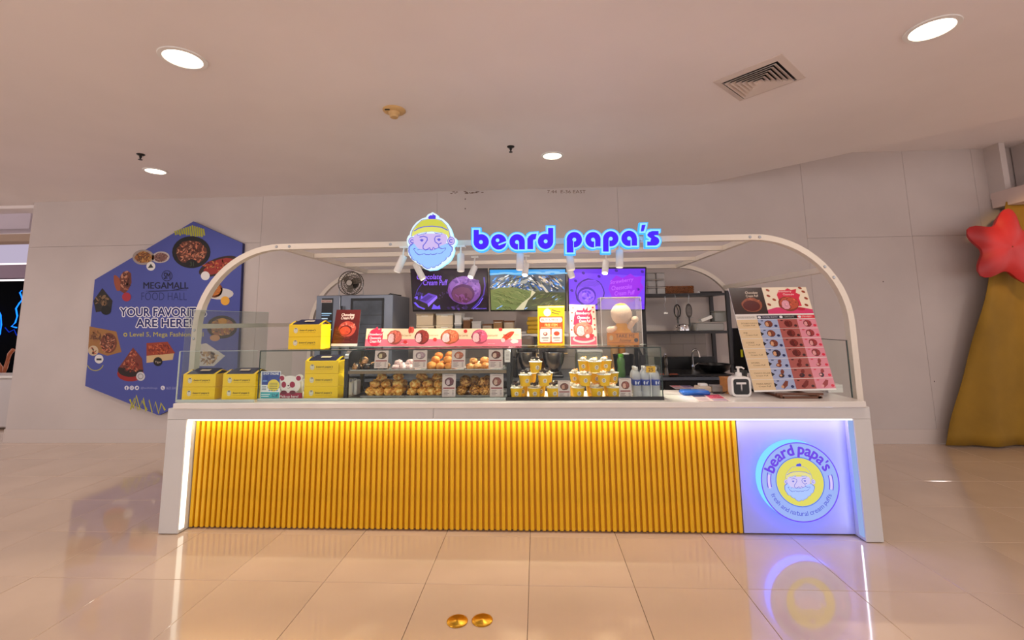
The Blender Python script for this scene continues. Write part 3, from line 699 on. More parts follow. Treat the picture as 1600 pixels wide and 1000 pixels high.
# ================================================================ CANOPY FRAME
def canopy():
    YA, YR = 3.74, 5.72; ZC = at(600, 382, YA).z
    xa = at(297, 600, YA).x; xb = at(1342, 600, YA).x; R_ = .70; Wd = .046; D = .06
    t = thing('canopy_frame', 'cream metal arched canopy frame spanning over the kiosk', 'frame', ((xa+xb)/2, YA, 0))
    def arch(Y, name, dz=0, z0=ZT):
        path = [(xa, .002)]+[(xa+R_-R_*math.cos(math.radians(a)), ZC+dz-R_+R_*math.sin(math.radians(a))) for a in range(0, 91, 6)]
        path += [(xb-R_+R_*math.sin(math.radians(a)), ZC+dz-R_+R_*math.cos(math.radians(a))) for a in range(0, 91, 6)]+[(xb, .002)]
        m_ = MB(); N = len(path)
        for i, (x, z) in enumerate(path):
            a = path[max(i-1, 0)]; b = path[min(i+1, N-1)]; dx, dz_ = b[0]-a[0], b[1]-a[1]; l = math.hypot(dx, dz_); nx, nz_ = -dz_/l, dx/l
            for s_, y in ((-1, 0), (1, 0), (1, D), (-1, D)): m_.v.append(Vector((x+nx*s_*Wd/2, Y+y, z+nz_*s_*Wd/2)))
        for i in range(N-1):
            for k in range(4): m_.f.append((i*4+k, i*4+4+k, i*4+4+(k+1) % 4, i*4+(k+1) % 4)); m_.c.append(None)
        m_.f += [(0, 1, 2, 3), (N*4-1, N*4-2, N*4-3, N*4-4)]; m_.c += [None]*2
        return m_.build(name, FRAME, t)
    arch(YA, 'front_arch'); arch(YR, 'rear_arch')
    cl, cr = xa+R_, xb-R_
    for x in (cl, cr): MB().box(x-.02, x+.02, YA+D+.001, YR-.001, ZC-.022, ZC+.022).build('top_beam', FRAME, t)
    for Y in (4.31, 5.04): MB().box(cl+.021, cr-.021, Y-.02, Y+.02, ZC-.02, ZC+.02).build('cross_rail', FRAME, t)
    MB().box(xa-.02, xa+.02, YA+D+.001, YR-.001, 1.47, 1.51).build('side_rail', FRAME, t)
    zz = 1.88; aa = math.asin((zz-(ZC-R_))/R_); xx = xb-R_+R_*math.cos(aa)
    MB().bar((xx, YA+D, zz), (xx, YR, zz), .045, .045).build('side_rail', FRAME, t)
    for px, py in ((432, 384), (452, 382), (300, 516), (299, 529), (1293, 413), (1308, 430), (1172, 370), (1187, 370), (610, 379)):
        p = at(px, py, YA-.001)
        # keep the bolt on the band's own face
        if p.x < cl and p.z > ZC-R_ :
            a = math.atan2(p.z-(ZC-R_), -(p.x-(xa+R_))); p = Vector((xa+R_-R_*math.cos(a), YA, ZC-R_+R_*math.sin(a)))
        elif p.x > cr and p.z > ZC-R_:
            a = math.atan2(p.z-(ZC-R_), p.x-(xb-R_)); p = Vector((xb-R_+R_*math.cos(a), YA, ZC-R_+R_*math.sin(a)))
        elif p.z > ZC-.2: p.z = ZC
        else: p.x = xa
        MB().lathe([(.009, -.006), (.012, -.003), (.012, 0)], (p.x, YA, p.z), 10, 'Y').build('bolt', STEEL, t)
    return t, ZC, YA
canopy_t, ZC, YA = canopy()

# ---- track spotlights
def spot(top, bot, Y, label, on, power=SPOT_W, aim=None):
    p0 = at(*top, Y); p1 = at(*bot, Y-.02 if not on else Y-.06); d = (p1-p0).normalized()
    t = thing('track_spotlight', label, 'spotlight', p0+Vector((0, 0, 0)), 'white cylindrical spotlights under the canopy')
    M = Vector((0, 0, 1)).rotation_difference(d).to_matrix(); L = max((p1-p0).length, .08)
    r = .03
    b = MB(); b.smooth = True; b.lathe([(r*.9, 0), (r, .006), (r, L-.004), (r*.94, L)], p0, 20, M=M); b.build('housing', WHITEP, t)
    g = MB().lathe([(r*.84, L-.001), (r*.8, L+.0015)], p0, 18, M=M); g.build('lens', LAMP if on else mat('lens_dim', (240, 232, 220), .3, emit=.6 ), t)  # spots passed as off still get a faint glow on the lens
    MB().tube([p0+d*.03, (p0.x, p0.y, ZC-.03)], .007, 8).build('stem', WHITEP, t)
    MB().box(p0.x-.035, p0.x+.035, p0.y-.012, (YA+.03 if p0.y < YA else p0.y+.012), ZC-.04, ZC-.0245).build('track_adapter', WHITEP, t)
    q = p0+d*(L+.02)
    light('SPOT', q, aim or q+d, power*(3.3 if on else 1), (1, .87, .72), .02, spot=85, blend=.6)  # off spots carry a lamp too, put in to brighten signs and rear counter
spot((631, 400), (620, 425), 3.715, 'tilted white spotlight left of the bearded face sign', False, aim=at(520, 540, 3.8))
spot((649, 412), (661, 436), 4.36, 'white spotlight tucked below the bearded face sign', False, aim=at(600, 560, 5.6))
spot((720, 397), (720, 424), 3.715, 'upright white spotlight right of the bearded face sign', False, aim=at(610, 545, 3.8))
spot((742, 417), (735, 433), 4.36, 'lit spotlight shining below the first letter, leftmost of the bright ones', True, aim=at(650, 600, 3.65))
spot((813, 396), (812, 422), 3.715, 'upright white spotlight under the middle of the lettering', False, aim=at(770, 545, 3.8))
spot((822, 412), (820, 430), 4.36, 'lit spotlight in front of the landscape screen', True, aim=at(800, 590, 3.65))
spot((890, 400), (893, 422), 3.715, 'white spotlight below the middle letters, over the gap between screens', False, aim=at(868, 530, 3.8))
spot((888, 414), (894, 434), 4.36, 'rear white spotlight in front of the left edge of the purple screen', False, aim=at(960, 560, 5.5))
spot((968, 391), (968, 418), 3.715, 'upright white spotlight below the last letters', False, aim=at(965, 530, 3.8))
spot((947, 408), (945, 427), 4.36, 'lit spotlight in front of the purple screen', True, aim=at(950, 560, 3.65))

# ================================================================ SCREENS
def screen(px0, px1, label, draw):
    Yt, Yb = 5.22, 5.34
    y0t, y1t = 420.5-(px0-641)*.008, 420.5-(px1-641)*.008; y0b, y1b = 487-(px0-641)*.003, 487-(px1-641)*.003
    TL, TR, BL, BR = at(px0, y0t, Yt), at(px1, y1t, Yt), at(px0+4-(px0-641)*.012, y0b, Yb), at(px1+3-(px1-641)*.012, y1b, Yb)
    n = (TR-TL).cross(TL-BL).normalized(); n = -n if n.y > 0 else n
    t = thing('menu_screen', label, 'screen', (BL+BR)/2)
    m_ = MB(); q = [TL, TR, BR, BL]; vs = [p for p in q]+[p-n*.035 for p in q]
    m_.add(vs, [(3, 2, 1, 0), (4, 5, 6, 7), (0, 1, 5, 4), (1, 2, 6, 5), (2, 3, 7, 6), (3, 0, 4, 7)]); m_.build('casing', BLACK, t)
    MB().bar((TL+TR+BL+BR)/4-n*.03, Vector(((TL.x+TR.x)/2, 5.955, (TL.z+BL.z)/2)), .12, .12).build('wall_mount', DARK, t)
    T = quad_T(TL, TR, BL, BR); c = Canvas(T, n, .0003); draw(c); c.build('picture', SCREEN, t)
def d1(c):
    c.rect(.012, .025, .988, .96, (30, 16, 34), 1)
    c.text('Chocolate', .08, .12, .40, .24, (150, 100, 255), 3, .01, .25); c.text('Cream Puff', .16, .25, .48, .38, (150, 100, 255), 3, .01, .25)
    c.ell(.69, .5, .215, .33, (120, 70, 150), 3, 0, 30, .015); c.ell(.7, .42, .2, .24, (140, 92, 170), 3.4, 0, 26, .02); c.scat(.7, .5, .17, .28, [(150, 100, 186), (108, 64, 142)], 30, .03, 3.6)
    c.scat(.72, .36, .15, .14, [(160, 110, 190), (104, 64, 140), (140, 90, 160)], 24, .045, 3.8)
    c.ell(.67, .58, .155, .22, (88, 44, 90), 6, 0, 20, .03); c.ell(.66, .6, .135, .18, (110, 58, 92), 6.4, 0, 20, .05); c.scat(.66, .64, .1, .12, [(130, 70, 130), (90, 44, 70)], 12, .04, 7)
    c.poly([(.08, .72), (.22, .56), (.33, .62), (.20, .82)], (96, 60, 190), 3); c.poly([(.20, .82), (.33, .62), (.335, .68), (.21, .89)], (150, 110, 255), 3.4)
    c.poly([(.11, .72), (.22, .6), (.28, .64), (.18, .76)], (70, 40, 140), 3.6)
    c.line([(.05, .62), (.08, .48), (.12, .38), (.16, .3)], .008, (80, 50, 180), 3); c.line([(.03, .78), (.08, .88), (.16, .94)], .03, (110, 80, 240), 3)
    c.line([(.78, .94), (.86, .8), (.94, .6), (.96, .4), (.95, .2)], .018, (70, 50, 160), 3); c.line([(.8, .94), (.88, .82), (.93, .68)], .012, (130, 100, 255), 3.5)
    c.poly([(.25, .94), (.28, .82), (.33, .88), (.36, .84), (.37, .94)], (110, 80, 230), 3); c.scat(.1, .62, .06, .08, [(120, 90, 230), (60, 40, 120)], 12, .025, 3)
    c.scat(.4, .62, .1, .12, [(60, 40, 90), (80, 50, 120)], 10, .012, 3); c.scat(.6, .9, .16, .04, [(50, 30, 80), (80, 50, 130)], 10, .03, 3)
    c.ring(.845, .93, .012, .008, (120, 90, 250), 3, 10); c.text("beard papa's", .865, .91, .975, .95, (120, 90, 250), 3, 0)
def d2(c):
    c.rect(.01, .03, .985, .965, (70, 78, 52), 1)
    c.rect(.01, .03, .985, .17, (30, 150, 225), 1.5)
    for k in range(8): c.ell(.1+k*.12, .12+random.uniform(-.03, .02), .1, .02, (120, 190, 230), 1.8)
    c.poly([(.01, .16), (.2, .13), (.4, .17), (.6, .14), (.8, .16), (.985, .13), (.985, .58), (.6, .52), (.3, .46), (.01, .48)], (66, 84, 104), 2)
    cl_ = [(20, 90, 180), (236, 240, 242), (160, 158, 150), (30, 46, 60), (60, 150, 235), (206, 196, 176), (26, 40, 52), (110, 116, 90)]
    for q in range(60):
        x = random.uniform(.06, .93); y = random.uniform(.22, .5); d_ = .7 if x > .5 else -.5
        c.ell(x, y, random.uniform(.04, .09), random.uniform(.016, .035), random.choice(cl_), 2.2+(q % 9)*.04, d_+random.uniform(-.3, .3), 7, .25)
    for q in range(170):
        x = random.uniform(.03, .96); y = random.uniform(.17, .53); c.ell(x, y, random.uniform(.012, .034), random.uniform(.006, .016), random.choice(cl_), 2.6+(q % 9)*.2, (.7 if x > .5 else -.6)+random.uniform(-.4, .4), 6, .25)
    c.poly([(.01, .5), (.14, .44), (.32, .44), (.46, .5), (.57, .52), (.53, .66), (.42, .8), (.34, .965), (.01, .965)], (112, 124, 70), 4.6)
    for q in range(70):
        x = random.uniform(.03, .5); y = random.uniform(.5, .9)
        if x > .5-(y-.55)*.45: continue
        c.line([(x, y), (x+.06, y+random.uniform(.0, .05)), (x+.1, y+random.uniform(.03, .1))], .008, random.choice([(80, 92, 48), (134, 138, 84), (150, 150, 96), (70, 78, 40)]), 5+(q % 5)*.2)
    c.poly([(.55, .5), (.6, .56), (.5, .74), (.44, .965), (.33, .965), (.42, .8), (.53, .66)], (206, 196, 160), 6.2)
    c.poly([(.6, .56), (.985, .56), (.985, .965), (.44, .965), (.5, .74)], (58, 68, 46), 6.2)
    for q in range(60):
        x = random.uniform(.56, .95); y = random.uniform(.6, .94); c.ell(x, y, random.uniform(.02, .05), .014, random.choice([(78, 92, 50), (44, 54, 44), (100, 104, 80), (60, 84, 40)]), 6.5+(q % 6)*.2, random.uniform(-.8, .1), 6, .2)
    for x, y in ((.58, .7), (.83, .66), (.87, .72), (.47, .93), (.1, .92), (.14, .88)): c.ell(x, y, .024, .014, (130, 170, 226), 8, -.5, 7, .2)
def d3(c):
    c.rect(.012, .03, .985, .96, (120, 62, 250), 1)
    c.poly([(.012, .03), (.985, .03), (.985, .2), (.012, .1)], (100, 40, 225), 1.3)
    c.ell(.28, .58, .19, .33, (60, 24, 140), 3, 0, 26, .03); c.ell(.285, .57, .175, .3, (132, 74, 244), 3.4, 0, 26, .03)
    for q in range(7): c.ring(.3, .46, .05+.018*q, .006, (84, 36, 180), 3.8, 14, 190, 330)
    c.ell(.24, .64, .12, .2, (80, 30, 180), 5); c.ell(.24, .66, .105, .17, (150, 92, 255), 5.4); c.scat(.24, .66, .07, .11, [(100, 50, 220), (170, 120, 255)], 12, .03, 6)
    pts = [(.55, .3), (.62, .18), (.7, .24), (.8, .14), (.86, .22), (.95, .2), (.93, .34), (.97, .45), (.92, .6), (.84, .78), (.7, .84), (.58, .74), (.52, .5)]
    c.poly(pts, (150, 30, 226), 3); c.text('Strawberry', .54, .26, .84, .37, (190, 90, 255), 4, .01, .2, -.14); c.text('Cheesecake', .56, .4, .82, .5, (190, 90, 255), 4, .01, .2, -.1); c.text('Cream Puff', .6, .53, .86, .63, (190, 90, 255), 4, .01, .2, -.06)
    for x, y in ((.05, .52), (.1, .3), (.9, .5), (.95, .1), (.2, .12), (.62, .07), (.93, .75), (.4, .2)): c.ell(x, y, .022, .03, (64, 20, 150), 3, .6)
    c.rect(.012, .86, .985, .87, (90, 40, 200), 3); c.text("beard papa's", .86, .89, .97, .93, (70, 30, 170), 3, 0)
screen(641, 762, 'wall screen showing a chocolate cream puff on black, leftmost of the three', d1)
screen(764, 885, 'wall screen showing a mountain and river landscape, between the other two', d2)
screen(887, 1010, 'wall screen with a purple strawberry cream puff picture, rightmost of the three', d3)

# ================================================================ GLASS CASE
YG = 3.49; YGB = 3.95
gx0 = at(404, 600, YG).x; gx1 = at(1035, 600, YG).x; ZG = at(720, 545, YG).z
def case():
    t = thing('glass_display_case', 'long low glass display case on the worktop, open toward the rear', 'display case', ((gx0+gx1)/2, YG, ZT))
    pt = .006
    MB().box(gx0, gx1, YG, YG+pt, ZT+.02, ZG-.006).build('front_pane', GLASS, t)
    MB().box(gx0, gx0+pt, YG+pt, YGB, ZT+.02, ZG-.006).build('end_pane', GLASS, t)
    MB().box(gx1-pt, gx1, YG+pt, YGB, ZT+.02, ZG-.006).build('end_pane', GLASS, t)
    MB().box(gx0, gx1, YG, YGB, ZG-.004, ZG).build('top_pane', GLASS, t)
    e = .004
    xm_ = at(790, 600, YG).x
    MB().box(gx0-.002, gx1+.002, YG-.002, YG+.001, ZG-.007, ZG+.001).build('edge_strip', GEDGE, t)
    MB().box(gx0-.002, gx1+.002, YGB-.002, YGB+.003, ZG-.007, ZG+.0).build('edge_strip', GEDGE2, t)
    for x in (gx0-.003, gx1-.003): MB().box(x, x+.006, YG-.003, YG+.002, ZT+.02, ZG-.006).build('edge_strip', GEDGE, t)
    MB().box(gx1-.003, gx1+.001, YGB-.004, YGB, ZT+.02, ZG-.007).build('edge_strip', GEDGE, t)
    MB().box(gx0, xm_, YG-.006, YG+.012, ZT+.001, ZT+.02).build('base_rail', GEDGE2, t)
    MB().box(xm_+.001, gx1+.006, YG-.006, YG+.012, ZT+.001, ZT+.024).build('base_rail', BLACK, t)
    MB().box(gx0, gx1+.006, YGB-.012, YGB, ZT+.001, ZT+.018).build('base_rail', BLACK, t)
case()
def screens_glass():
    x0 = at(283, 600, YG).x
    t = thing('glass_screen', 'clear glass screen in front of the takeaway boxes at the left end of the counter', 'glass screen', (x0, YG, ZT))
    YL_ = 3.452
    MB().box(x0, gx0-.004, YL_, YL_+.006, ZT+.02, ZG).build('front_pane', GLASS, t)
    MB().box(x0, gx0-.004, YL_-.001, YL_+.007, ZG+.0005, ZG+.004).build('edge_strip', GEDGE2, t)
    MB().box(x0-.004, x0+.004, YL_-.002, YL_+.004, ZT+.021, ZG).build('edge_strip', GEDGE2, t)
    MB().box(x0-.003, gx0-.007, YL_-.003, YL_+.01, ZT+.001, ZT+.02).build('base_rail', GEDGE2, t)
    t = thing('tall_side_glass', 'tall clear glass pane along the left side of the kiosk, behind the arch', 'glass screen', (x0-.075, 4.1, ZT))
    xx = x0-.075
    MB().box(xx, xx+.006, YG+.09, 4.72, ZT+.002, 1.62).build('pane', glass('hazy_glass', (236, 240, 238), .6, .06), t)
    MB().box(xx-.001, xx+.007, YG+.09, 4.72, 1.6205, 1.624).build('edge_strip', GEDGE2, t)
    xr_ = at(1340, 600, YG).x
    t = thing('side_glass', 'clear glass pane at the right end of the counter beside the menu board', 'glass screen', (xr_, 3.7, ZT))
    MB().box(xr_-.006, xr_, YG+.07, 3.9, ZT+.002, 1.33).build('pane', GLASS, t)
    MB().box(xr_-.007, xr_+.001, YG+.07, 3.9, 1.3305, 1.335).build('edge_strip', GEDGE, t)
    MB().box(xr_-.007, xr_+.001, YG+.064, YG+.0695, ZT+.002, 1.335).build('edge_strip', GEDGE, t)
screens_glass()

# ---- yellow takeaway boxes
def takeaway():
    w, h, d = .265, .096, .17
    t = thing('takeaway_box', 'x', 'takeaway box', (0, 0, 0), 'yellow takeaway boxes')
    MB().box(-w/2, w/2, -d/2, d/2, 0, h, b=.0015).build('box_body', BOXY, t)
    c = Canvas(lambda u, v: Vector((u, -d/2-.0003, v)), FRONT)
    # v is height here
    c2 = Canvas(lambda u, v: Vector((u, -d/2-.0004, h-v*.8)), FRONT)
    c2.ell(-.075, .058, .018, .027, (226, 222, 200), 1); c2.rect(-.083, .035, -.067, .045, (120, 110, 70), 2); c2.ell(-.079, .055, .002, .002, (60, 60, 60), 2); c2.ell(-.071, .055, .002, .002, (60, 60, 60), 2); c2.ring(-.075, .058, .017, .0015, (140, 130, 100), 2, 20)
    c2.text("beard papa's", -.045, .047, .088, .069, (30, 26, 22), 1, .02, .2); c2.text('fresh and natural cream puffs', -.043, .075, .085, .082, (110, 90, 30), 1, 0, .1)
    c2.build('box_print', PRINT, t)
    return t
bproto = takeaway()
def lid(t, at_):
    # folded carry handle in navy with a pale slot, plus yellow fold tabs
    w, h, d = .265, .096, .17; x, y, z = at_
    m_ = MB(); m_.add([(x-w/2+.01, y-d/2+.01, z+h), (x+w/2-.01, y-d/2+.01, z+h), (x+w/2-.03, y+.01, z+h+.04), (x-w/2+.05, y+.01, z+h+.04), (x-w/2+.01, y+d/2-.01, z+h), (x+w/2-.01, y+d/2-.01, z+h)], [(0, 1, 2, 3), (3, 2, 5, 4), (0, 3, 4), (1, 5, 2), (0, 4, 5, 1)]); m_.build('carry_handle', NAVY, t)
    m2 = MB(); m2.add([(x-.03, y-.045, z+h+.0228), (x+.05, y-.045, z+h+.0228), (x+.05, y-.02, z+h+.0318), (x-.03, y-.02, z+h+.0318)], [(0, 1, 2, 3)]); m2.build('handle_slot', PALE, t)
    m3 = MB()
    for s_ in (-1, 1):
        xx = x+s_*(w/2-.012); m3.add([(xx-.012, y-d/2, z+h), (xx+.012, y-d/2, z+h), (xx+.004*s_+.012, y-.01, z+h+.032), (xx-.008, y-.01, z+h+.028), (xx-.012, y+d/2, z+h), (xx+.012, y+d/2, z+h)], [(0, 1, 2, 3), (3, 2, 5, 4)])
    m3.build('fold_tab', BOXY, t)
first = True; bkids = list(bproto.children)
def place_box(x, y, z, label, top=False):
    global first
    if first: o = bproto; o.location = (x, y, z); WL[o.name] = Vector((x, y, z)); o['label'] = label; first = False
    else: o = dup(bproto, (x, y, z), label, kids=bkids)
    if top: lid(o, (x, y, z))
    return o
z0 = ZT+.001; hb = .0972
xA = at(310.5, 605, 3.565).x; xB = at(373, 605, 3.565).x; xC = at(501.5, 605, 3.555).x; xD = at(476, 530, 3.615).x
for x, nm in ((xA, 'leftmost stack behind the glass screen'), (xB, 'second stack from the left')):
    place_box(x, 3.65, z0, 'yellow takeaway box, lower one of the '+nm); place_box(x, 3.65, z0+hb, 'yellow takeaway box with navy handle, top of the '+nm, True)
for k, w_ in enumerate(('bottom', 'middle')): place_box(xC, 3.64, z0+hb*k-.03*0, 'yellow takeaway box, %s of the stack of three inside the glass case' % w_)
place_box(xC, 3.64, z0+hb*2-.0, 'yellow takeaway box with navy handle, top of the stack of three in the case', True)
place_box(xD, 3.70, ZG+.001, 'yellow takeaway box, lower of the pair on top of the glass case'); place_box(xD, 3.70, ZG+.001+hb, 'yellow takeaway box with navy handle, upper of the pair on the glass case', True)

# ================================================================ PASTRY SHOWCASE inside the glass case
YC0, YC1 = 3.545, 3.90
cx0 = at(537, 600, YC0).x; cx1 = at(798, 600, YC0).x
zsh = at(670, 576, YC0+.02).z; zlo = ZT+.03
t = thing('pastry_showcase', 'two-tier dark metal pastry showcase inside the glass case', 'showcase', ((cx0+cx1)/2, YC0, ZT))
pw = .03
for x in (cx0, cx1-pw):
    MB().box(x, x+pw, YC0, YC0+.03, ZT+.002, ZG-.07, b=.002).build('post', BLACK, t)
    MB().box(x, x+pw, YC1-.03, YC1, ZT+.002, ZG-.012, b=.002).build('post', BLACK, t)
    m_ = MB(); pts = [(YC0+.0+.09*(1-math.cos(a)), ZG-.07+.058*math.sin(a)) for a in [i*math.pi/16 for i in range(9)]]
    for (y, z), (y2, z2) in zip(pts, pts[1:]): m_.bar((x+pw/2, y, z), (x+pw/2, y2, z2), pw, .006, (0, 0, 1))
    m_.bar((x+pw/2, pts[-1][0], pts[-1][1]), (x+pw/2, YC1, pts[-1][1]), pw, .006); m_.build('curved_rim', STEEL, t)
MB().box(cx0+pw+.001, cx1-pw-.001, YC0+.005, YC1-.005, zsh-.03, zsh-.018).build('shelf', DARK, t)
MB().box(cx0+pw+.001, cx1-pw-.001, YC0-.002, YC0+.004, zsh-.034, zsh-.012).build('shelf_edge', mat('bronze_trim', (120, 104, 84), .35, metal=.6), t)
MB().box(cx0+pw+.001, cx1-pw-.001, YC0+.005, YC1-.005, ZT+.002, ZT+.014).build('base_shelf', DARK, t)
MB().box(cx0+pw+.001, cx1-pw-.001, YC1-.004, YC1, ZT+.015, ZT+.03).build('rear_lip', STEEL, t)
tl = thing('showcase_tag', 'small white paper tag hanging from the right post of the pastry showcase', 'tag', at(793, 556, YC0-.012))
c = Canvas(plane_T(YC0-.012), FRONT); c.rect(788.5, 547, 797, 566, (240, 238, 234), 1)
for k in range(6): c.rect(790, 551+k*2, 795.5, 551.8+k*2, (170, 160, 160), 2)
c.build('tag_print', PRINT, tl); a = at(788.5, 566, YC0-.011); b = at(797, 547, YC0-.011); MB().box(a.x, b.x, YC0-.0115, YC0-.002, a.z, b.z).build('paper', WHITEP, tl)
TRAY = mat('tray_steel', (190, 188, 184), .25, metal=.8)
def tray(px0, px1, z, label, Y0=3.57, Y1=3.86):
    a = at(px0, 600, Y0).x; b = at(px1, 600, Y0).x
    t = thing('baking_tray', label, 'tray', ((a+b)/2, (Y0+Y1)/2, z))
    MB().box(a, b, Y0, Y1, z, z+.003).build('base', TRAY, t)
    m_ = MB(); m_.box(a, b, Y0-.003, Y0, z, z+.012).box(a, b, Y1, Y1+.003, z, z+.012).box(a-.003, a, Y0-.003, Y1+.003, z, z+.012).box(b, b+.003, Y0-.003, Y1+.003, z, z+.012); m_.build('rim', TRAY, t)
    return (a, b, z+.003)
zt0, zt1 = ZT+.0145, zsh-.0175
T_ = {}; _b = 'front row'; _m = 'middle row'; _k = 'back row'; RN = {'l1': (_b, _m, 'second layer', _k, 'top layer', 'rear second layer'), 'l2': (_b, _m, 'second layer', _k, 'top layer', 'rear second layer'), 'l3': (_b, _m, 'second layer', _k, 'rear second layer'), 'gold': (_b, _m, 'second layer', 'top layer', _k), 'driz': (_b, _m, _k, 'second layer'), 'pink': (_b, _m, 'second layer', _k), 'choc': (_b, _m, 'second layer')}
T_['choc'] = tray(546, 608, zt1, 'shallow steel tray of chocolate puffs on the upper shelf, far left')
T_['pink'] = tray(610, 664, zt1, 'shallow steel tray of pink iced puffs on the upper shelf')
T_['gold'] = tray(666, 724, zt1, 'shallow steel tray of round golden puffs on the upper shelf')
T_['driz'] = tray(727, 784, zt1, 'shallow steel tray of drizzled puffs on the upper shelf, far right')
T_['l1'] = tray(564, 632, zt0, 'shallow steel tray of craggy puffs on the lower shelf, left')
T_['l2'] = tray(634, 704, zt0, 'shallow steel tray of craggy puffs on the lower shelf, middle')
T_['l3'] = tray(707, 784, zt0, 'shallow steel tray of nut-crusted puffs on the lower shelf, right')
def pastry(name, c1, c2, c3, scale, bump=.6, bs=30, rough=.45):
    M = bpy.data.materials.new(name); M.use_nodes = True; nt = M.node_tree; b = nt.nodes['Principled BSDF']; b.inputs['Roughness'].default_value = rough
    tc = nt.nodes.new('ShaderNodeTexCoord'); n = nt.nodes.new('ShaderNodeTexNoise'); n.inputs['Scale'].default_value = scale; n.inputs['Detail'].default_value = 4
    r = nt.nodes.new('ShaderNodeValToRGB'); e = r.color_ramp.elements; e[0].position = .38; e[0].color = (*lin(c1), 1); e[1].position = .62; e[1].color = (*lin(c3), 1); k = e.new(.5); k.color = (*lin(c2), 1)
    oi = nt.nodes.new('ShaderNodeObjectInfo'); ad = nt.nodes.new('ShaderNodeVectorMath'); ad.operation = 'ADD'
    nt.links.new(tc.outputs['Object'], ad.inputs[0]); nt.links.new(oi.outputs['Random'], ad.inputs[1]); nt.links.new(ad.outputs[0], n.inputs['Vector'])
    nt.links.new(n.outputs[0], r.inputs[0]); nt.links.new(r.outputs[0], b.inputs['Base Color'])
    bp = nt.nodes.new('ShaderNodeBump'); bp.inputs['Strength'].default_value = bump; bp.inputs['Distance'].default_value = .004; nt.links.new(n.outputs[0], bp.inputs['Height']); nt.links.new(bp.outputs[0], b.inputs['Normal'])
    return M
P_GOLD = pastry('golden_crust', (200, 122, 40), (240, 176, 76), (252, 216, 134), 45)
P_ROUND = pastry('smooth_golden_crust', (196, 108, 36), (226, 142, 56), (240, 170, 84), 18, .2)
P_NUT = pastry('nutty_crust', (104, 56, 16), (196, 130, 50), (236, 190, 110), 70, .9)
P_CHOC = pastry('chocolate_glaze', (16, 10, 10), (34, 22, 20), (90, 66, 54), 40, .4, rough=.25)
P_CHG = pastry('dipped_chocolate', (14, 9, 9), (34, 22, 20), (214, 160, 110), 16, .5, rough=.3)
P_PINK = pastry('pink_icing', (226, 180, 178), (244, 214, 212), (252, 236, 234), 30, .5)
P_DRIZ = pastry('orange_crust', (206, 118, 42), (232, 156, 76), (246, 190, 120), 35, .5)
ICING = mat('white_icing', (250, 244, 236), .4)
def puff_mesh(name, m_, r, amp, sq, fq, seed, n=3):
    b = MB(); b.smooth = True; b.blob((0, 0, r*sq[2]*.92), r, sq, amp, seed, n, fq); return b.mesh(name, m_)
ORD = ('first', 'second', 'third', 'fourth', 'fifth')
def pile(key, m_, r, amp, sq, fq, rows, label, group, decor=None, x0=None, x1=None, seed=0, jit=.15):
    a, b, z = T_[key]; a += r*.6; b -= r*.6
    if x0 is not None: a = at(x0, 600, 3.6).x; b = at(x1, 600, 3.6).x
    ms = [puff_mesh('cream_puff', m_, r, amp, sq, fq, seed+i) for i in range(3)]
    k = 0
    for ri, (n, Y, lvl) in enumerate(rows):
        for i in range(n):
            sp = (b-a)/max(n, 1); x = a+sp*(i+.5)+random.uniform(-jit, jit)*r
            o = bpy.data.objects.new('cream_puff', random.choice(ms)); COL.objects.link(o)
            o.location = (x, Y+random.uniform(-.1, .1)*r, z+.001+lvl*r*sq[2]*1.42); o.rotation_euler = (random.uniform(-.15, .15), random.uniform(-.15, .15), random.uniform(0, 6.3)); s_ = random.uniform(.92, 1.06); o.scale = (s_, s_, s_)
            WL[o.name] = o.location.copy(); tag(o, '%s, %s, %s from left' % (label, RN[key][ri], ORD[i]), 'cream puff', group)
            if decor:
                d = bpy.data.objects.new('icing', decor); COL.objects.link(d); d.parent = o
def swirl(r, h):
    b = MB(); b.tube([(r*(1-.0*i)*.78*math.sin(i*.55)*(1-i/44), r*.78*math.cos(i*.55)*(1-i/44), h*(.62+.4*i/30)) for i in range(30)], r*.07, 5); return b.mesh('icing', ICING)
def cap(r, h, m_):
    b = MB(); b.smooth = True; b.blob((0, 0, h*1.0), r*.86, (1, 1, .78), .08, 4, 2, 3); return b.mesh('icing', m_)
q_ = .84
pile('l1', P_GOLD, .041, .16, (1, 1, q_), 2.6, [(4, 3.615, 0), (4, 3.70, 0), (3, 3.66, 1), (4, 3.79, 0), (2, 3.74, 1.9), (3, 3.75, 1)], 'craggy golden puff, left lower tray', 'craggy puffs on the left lower tray', seed=1)
pile('l2', P_GOLD, .041, .16, (1, 1, q_), 2.6, [(4, 3.615, 0), (4, 3.70, 0), (3, 3.66, 1), (4, 3.79, 0), (2, 3.73, 1.9), (3, 3.75, 1)], 'craggy golden puff, middle lower tray', 'craggy puffs on the middle lower tray', seed=9, x0=637, x1=692)
pile('l3', P_NUT, .045, .05, (1, 1, .9), 5, [(3, 3.62, 0), (3, 3.71, 0), (2, 3.665, 1), (3, 3.80, 0), (3, 3.75, 1)], 'nut-crusted brown puff, right lower tray', 'nut-crusted puffs on the right lower tray', seed=20, x0=711, x1=768)
pile('gold', P_ROUND, .037, .03, (1, 1, .85), 3, [(3, 3.61, 0), (3, 3.69, 0), (2, 3.65, 1), (2, 3.74, 1.6), (3, 3.78, 0)], 'smooth round golden puff, upper shelf', 'round golden puffs on the upper shelf', seed=30, x0=668, x1=708)
pile('driz', P_DRIZ, .034, .1, (1.05, 1, .8), 3, [(3, 3.61, 0), (3, 3.69, 0), (3, 3.77, 0), (2, 3.65, 1)], 'orange puff with icing drizzle, upper shelf', 'drizzled puffs on the upper shelf', swirl(.036, .05), seed=40, x0=729, x1=765)
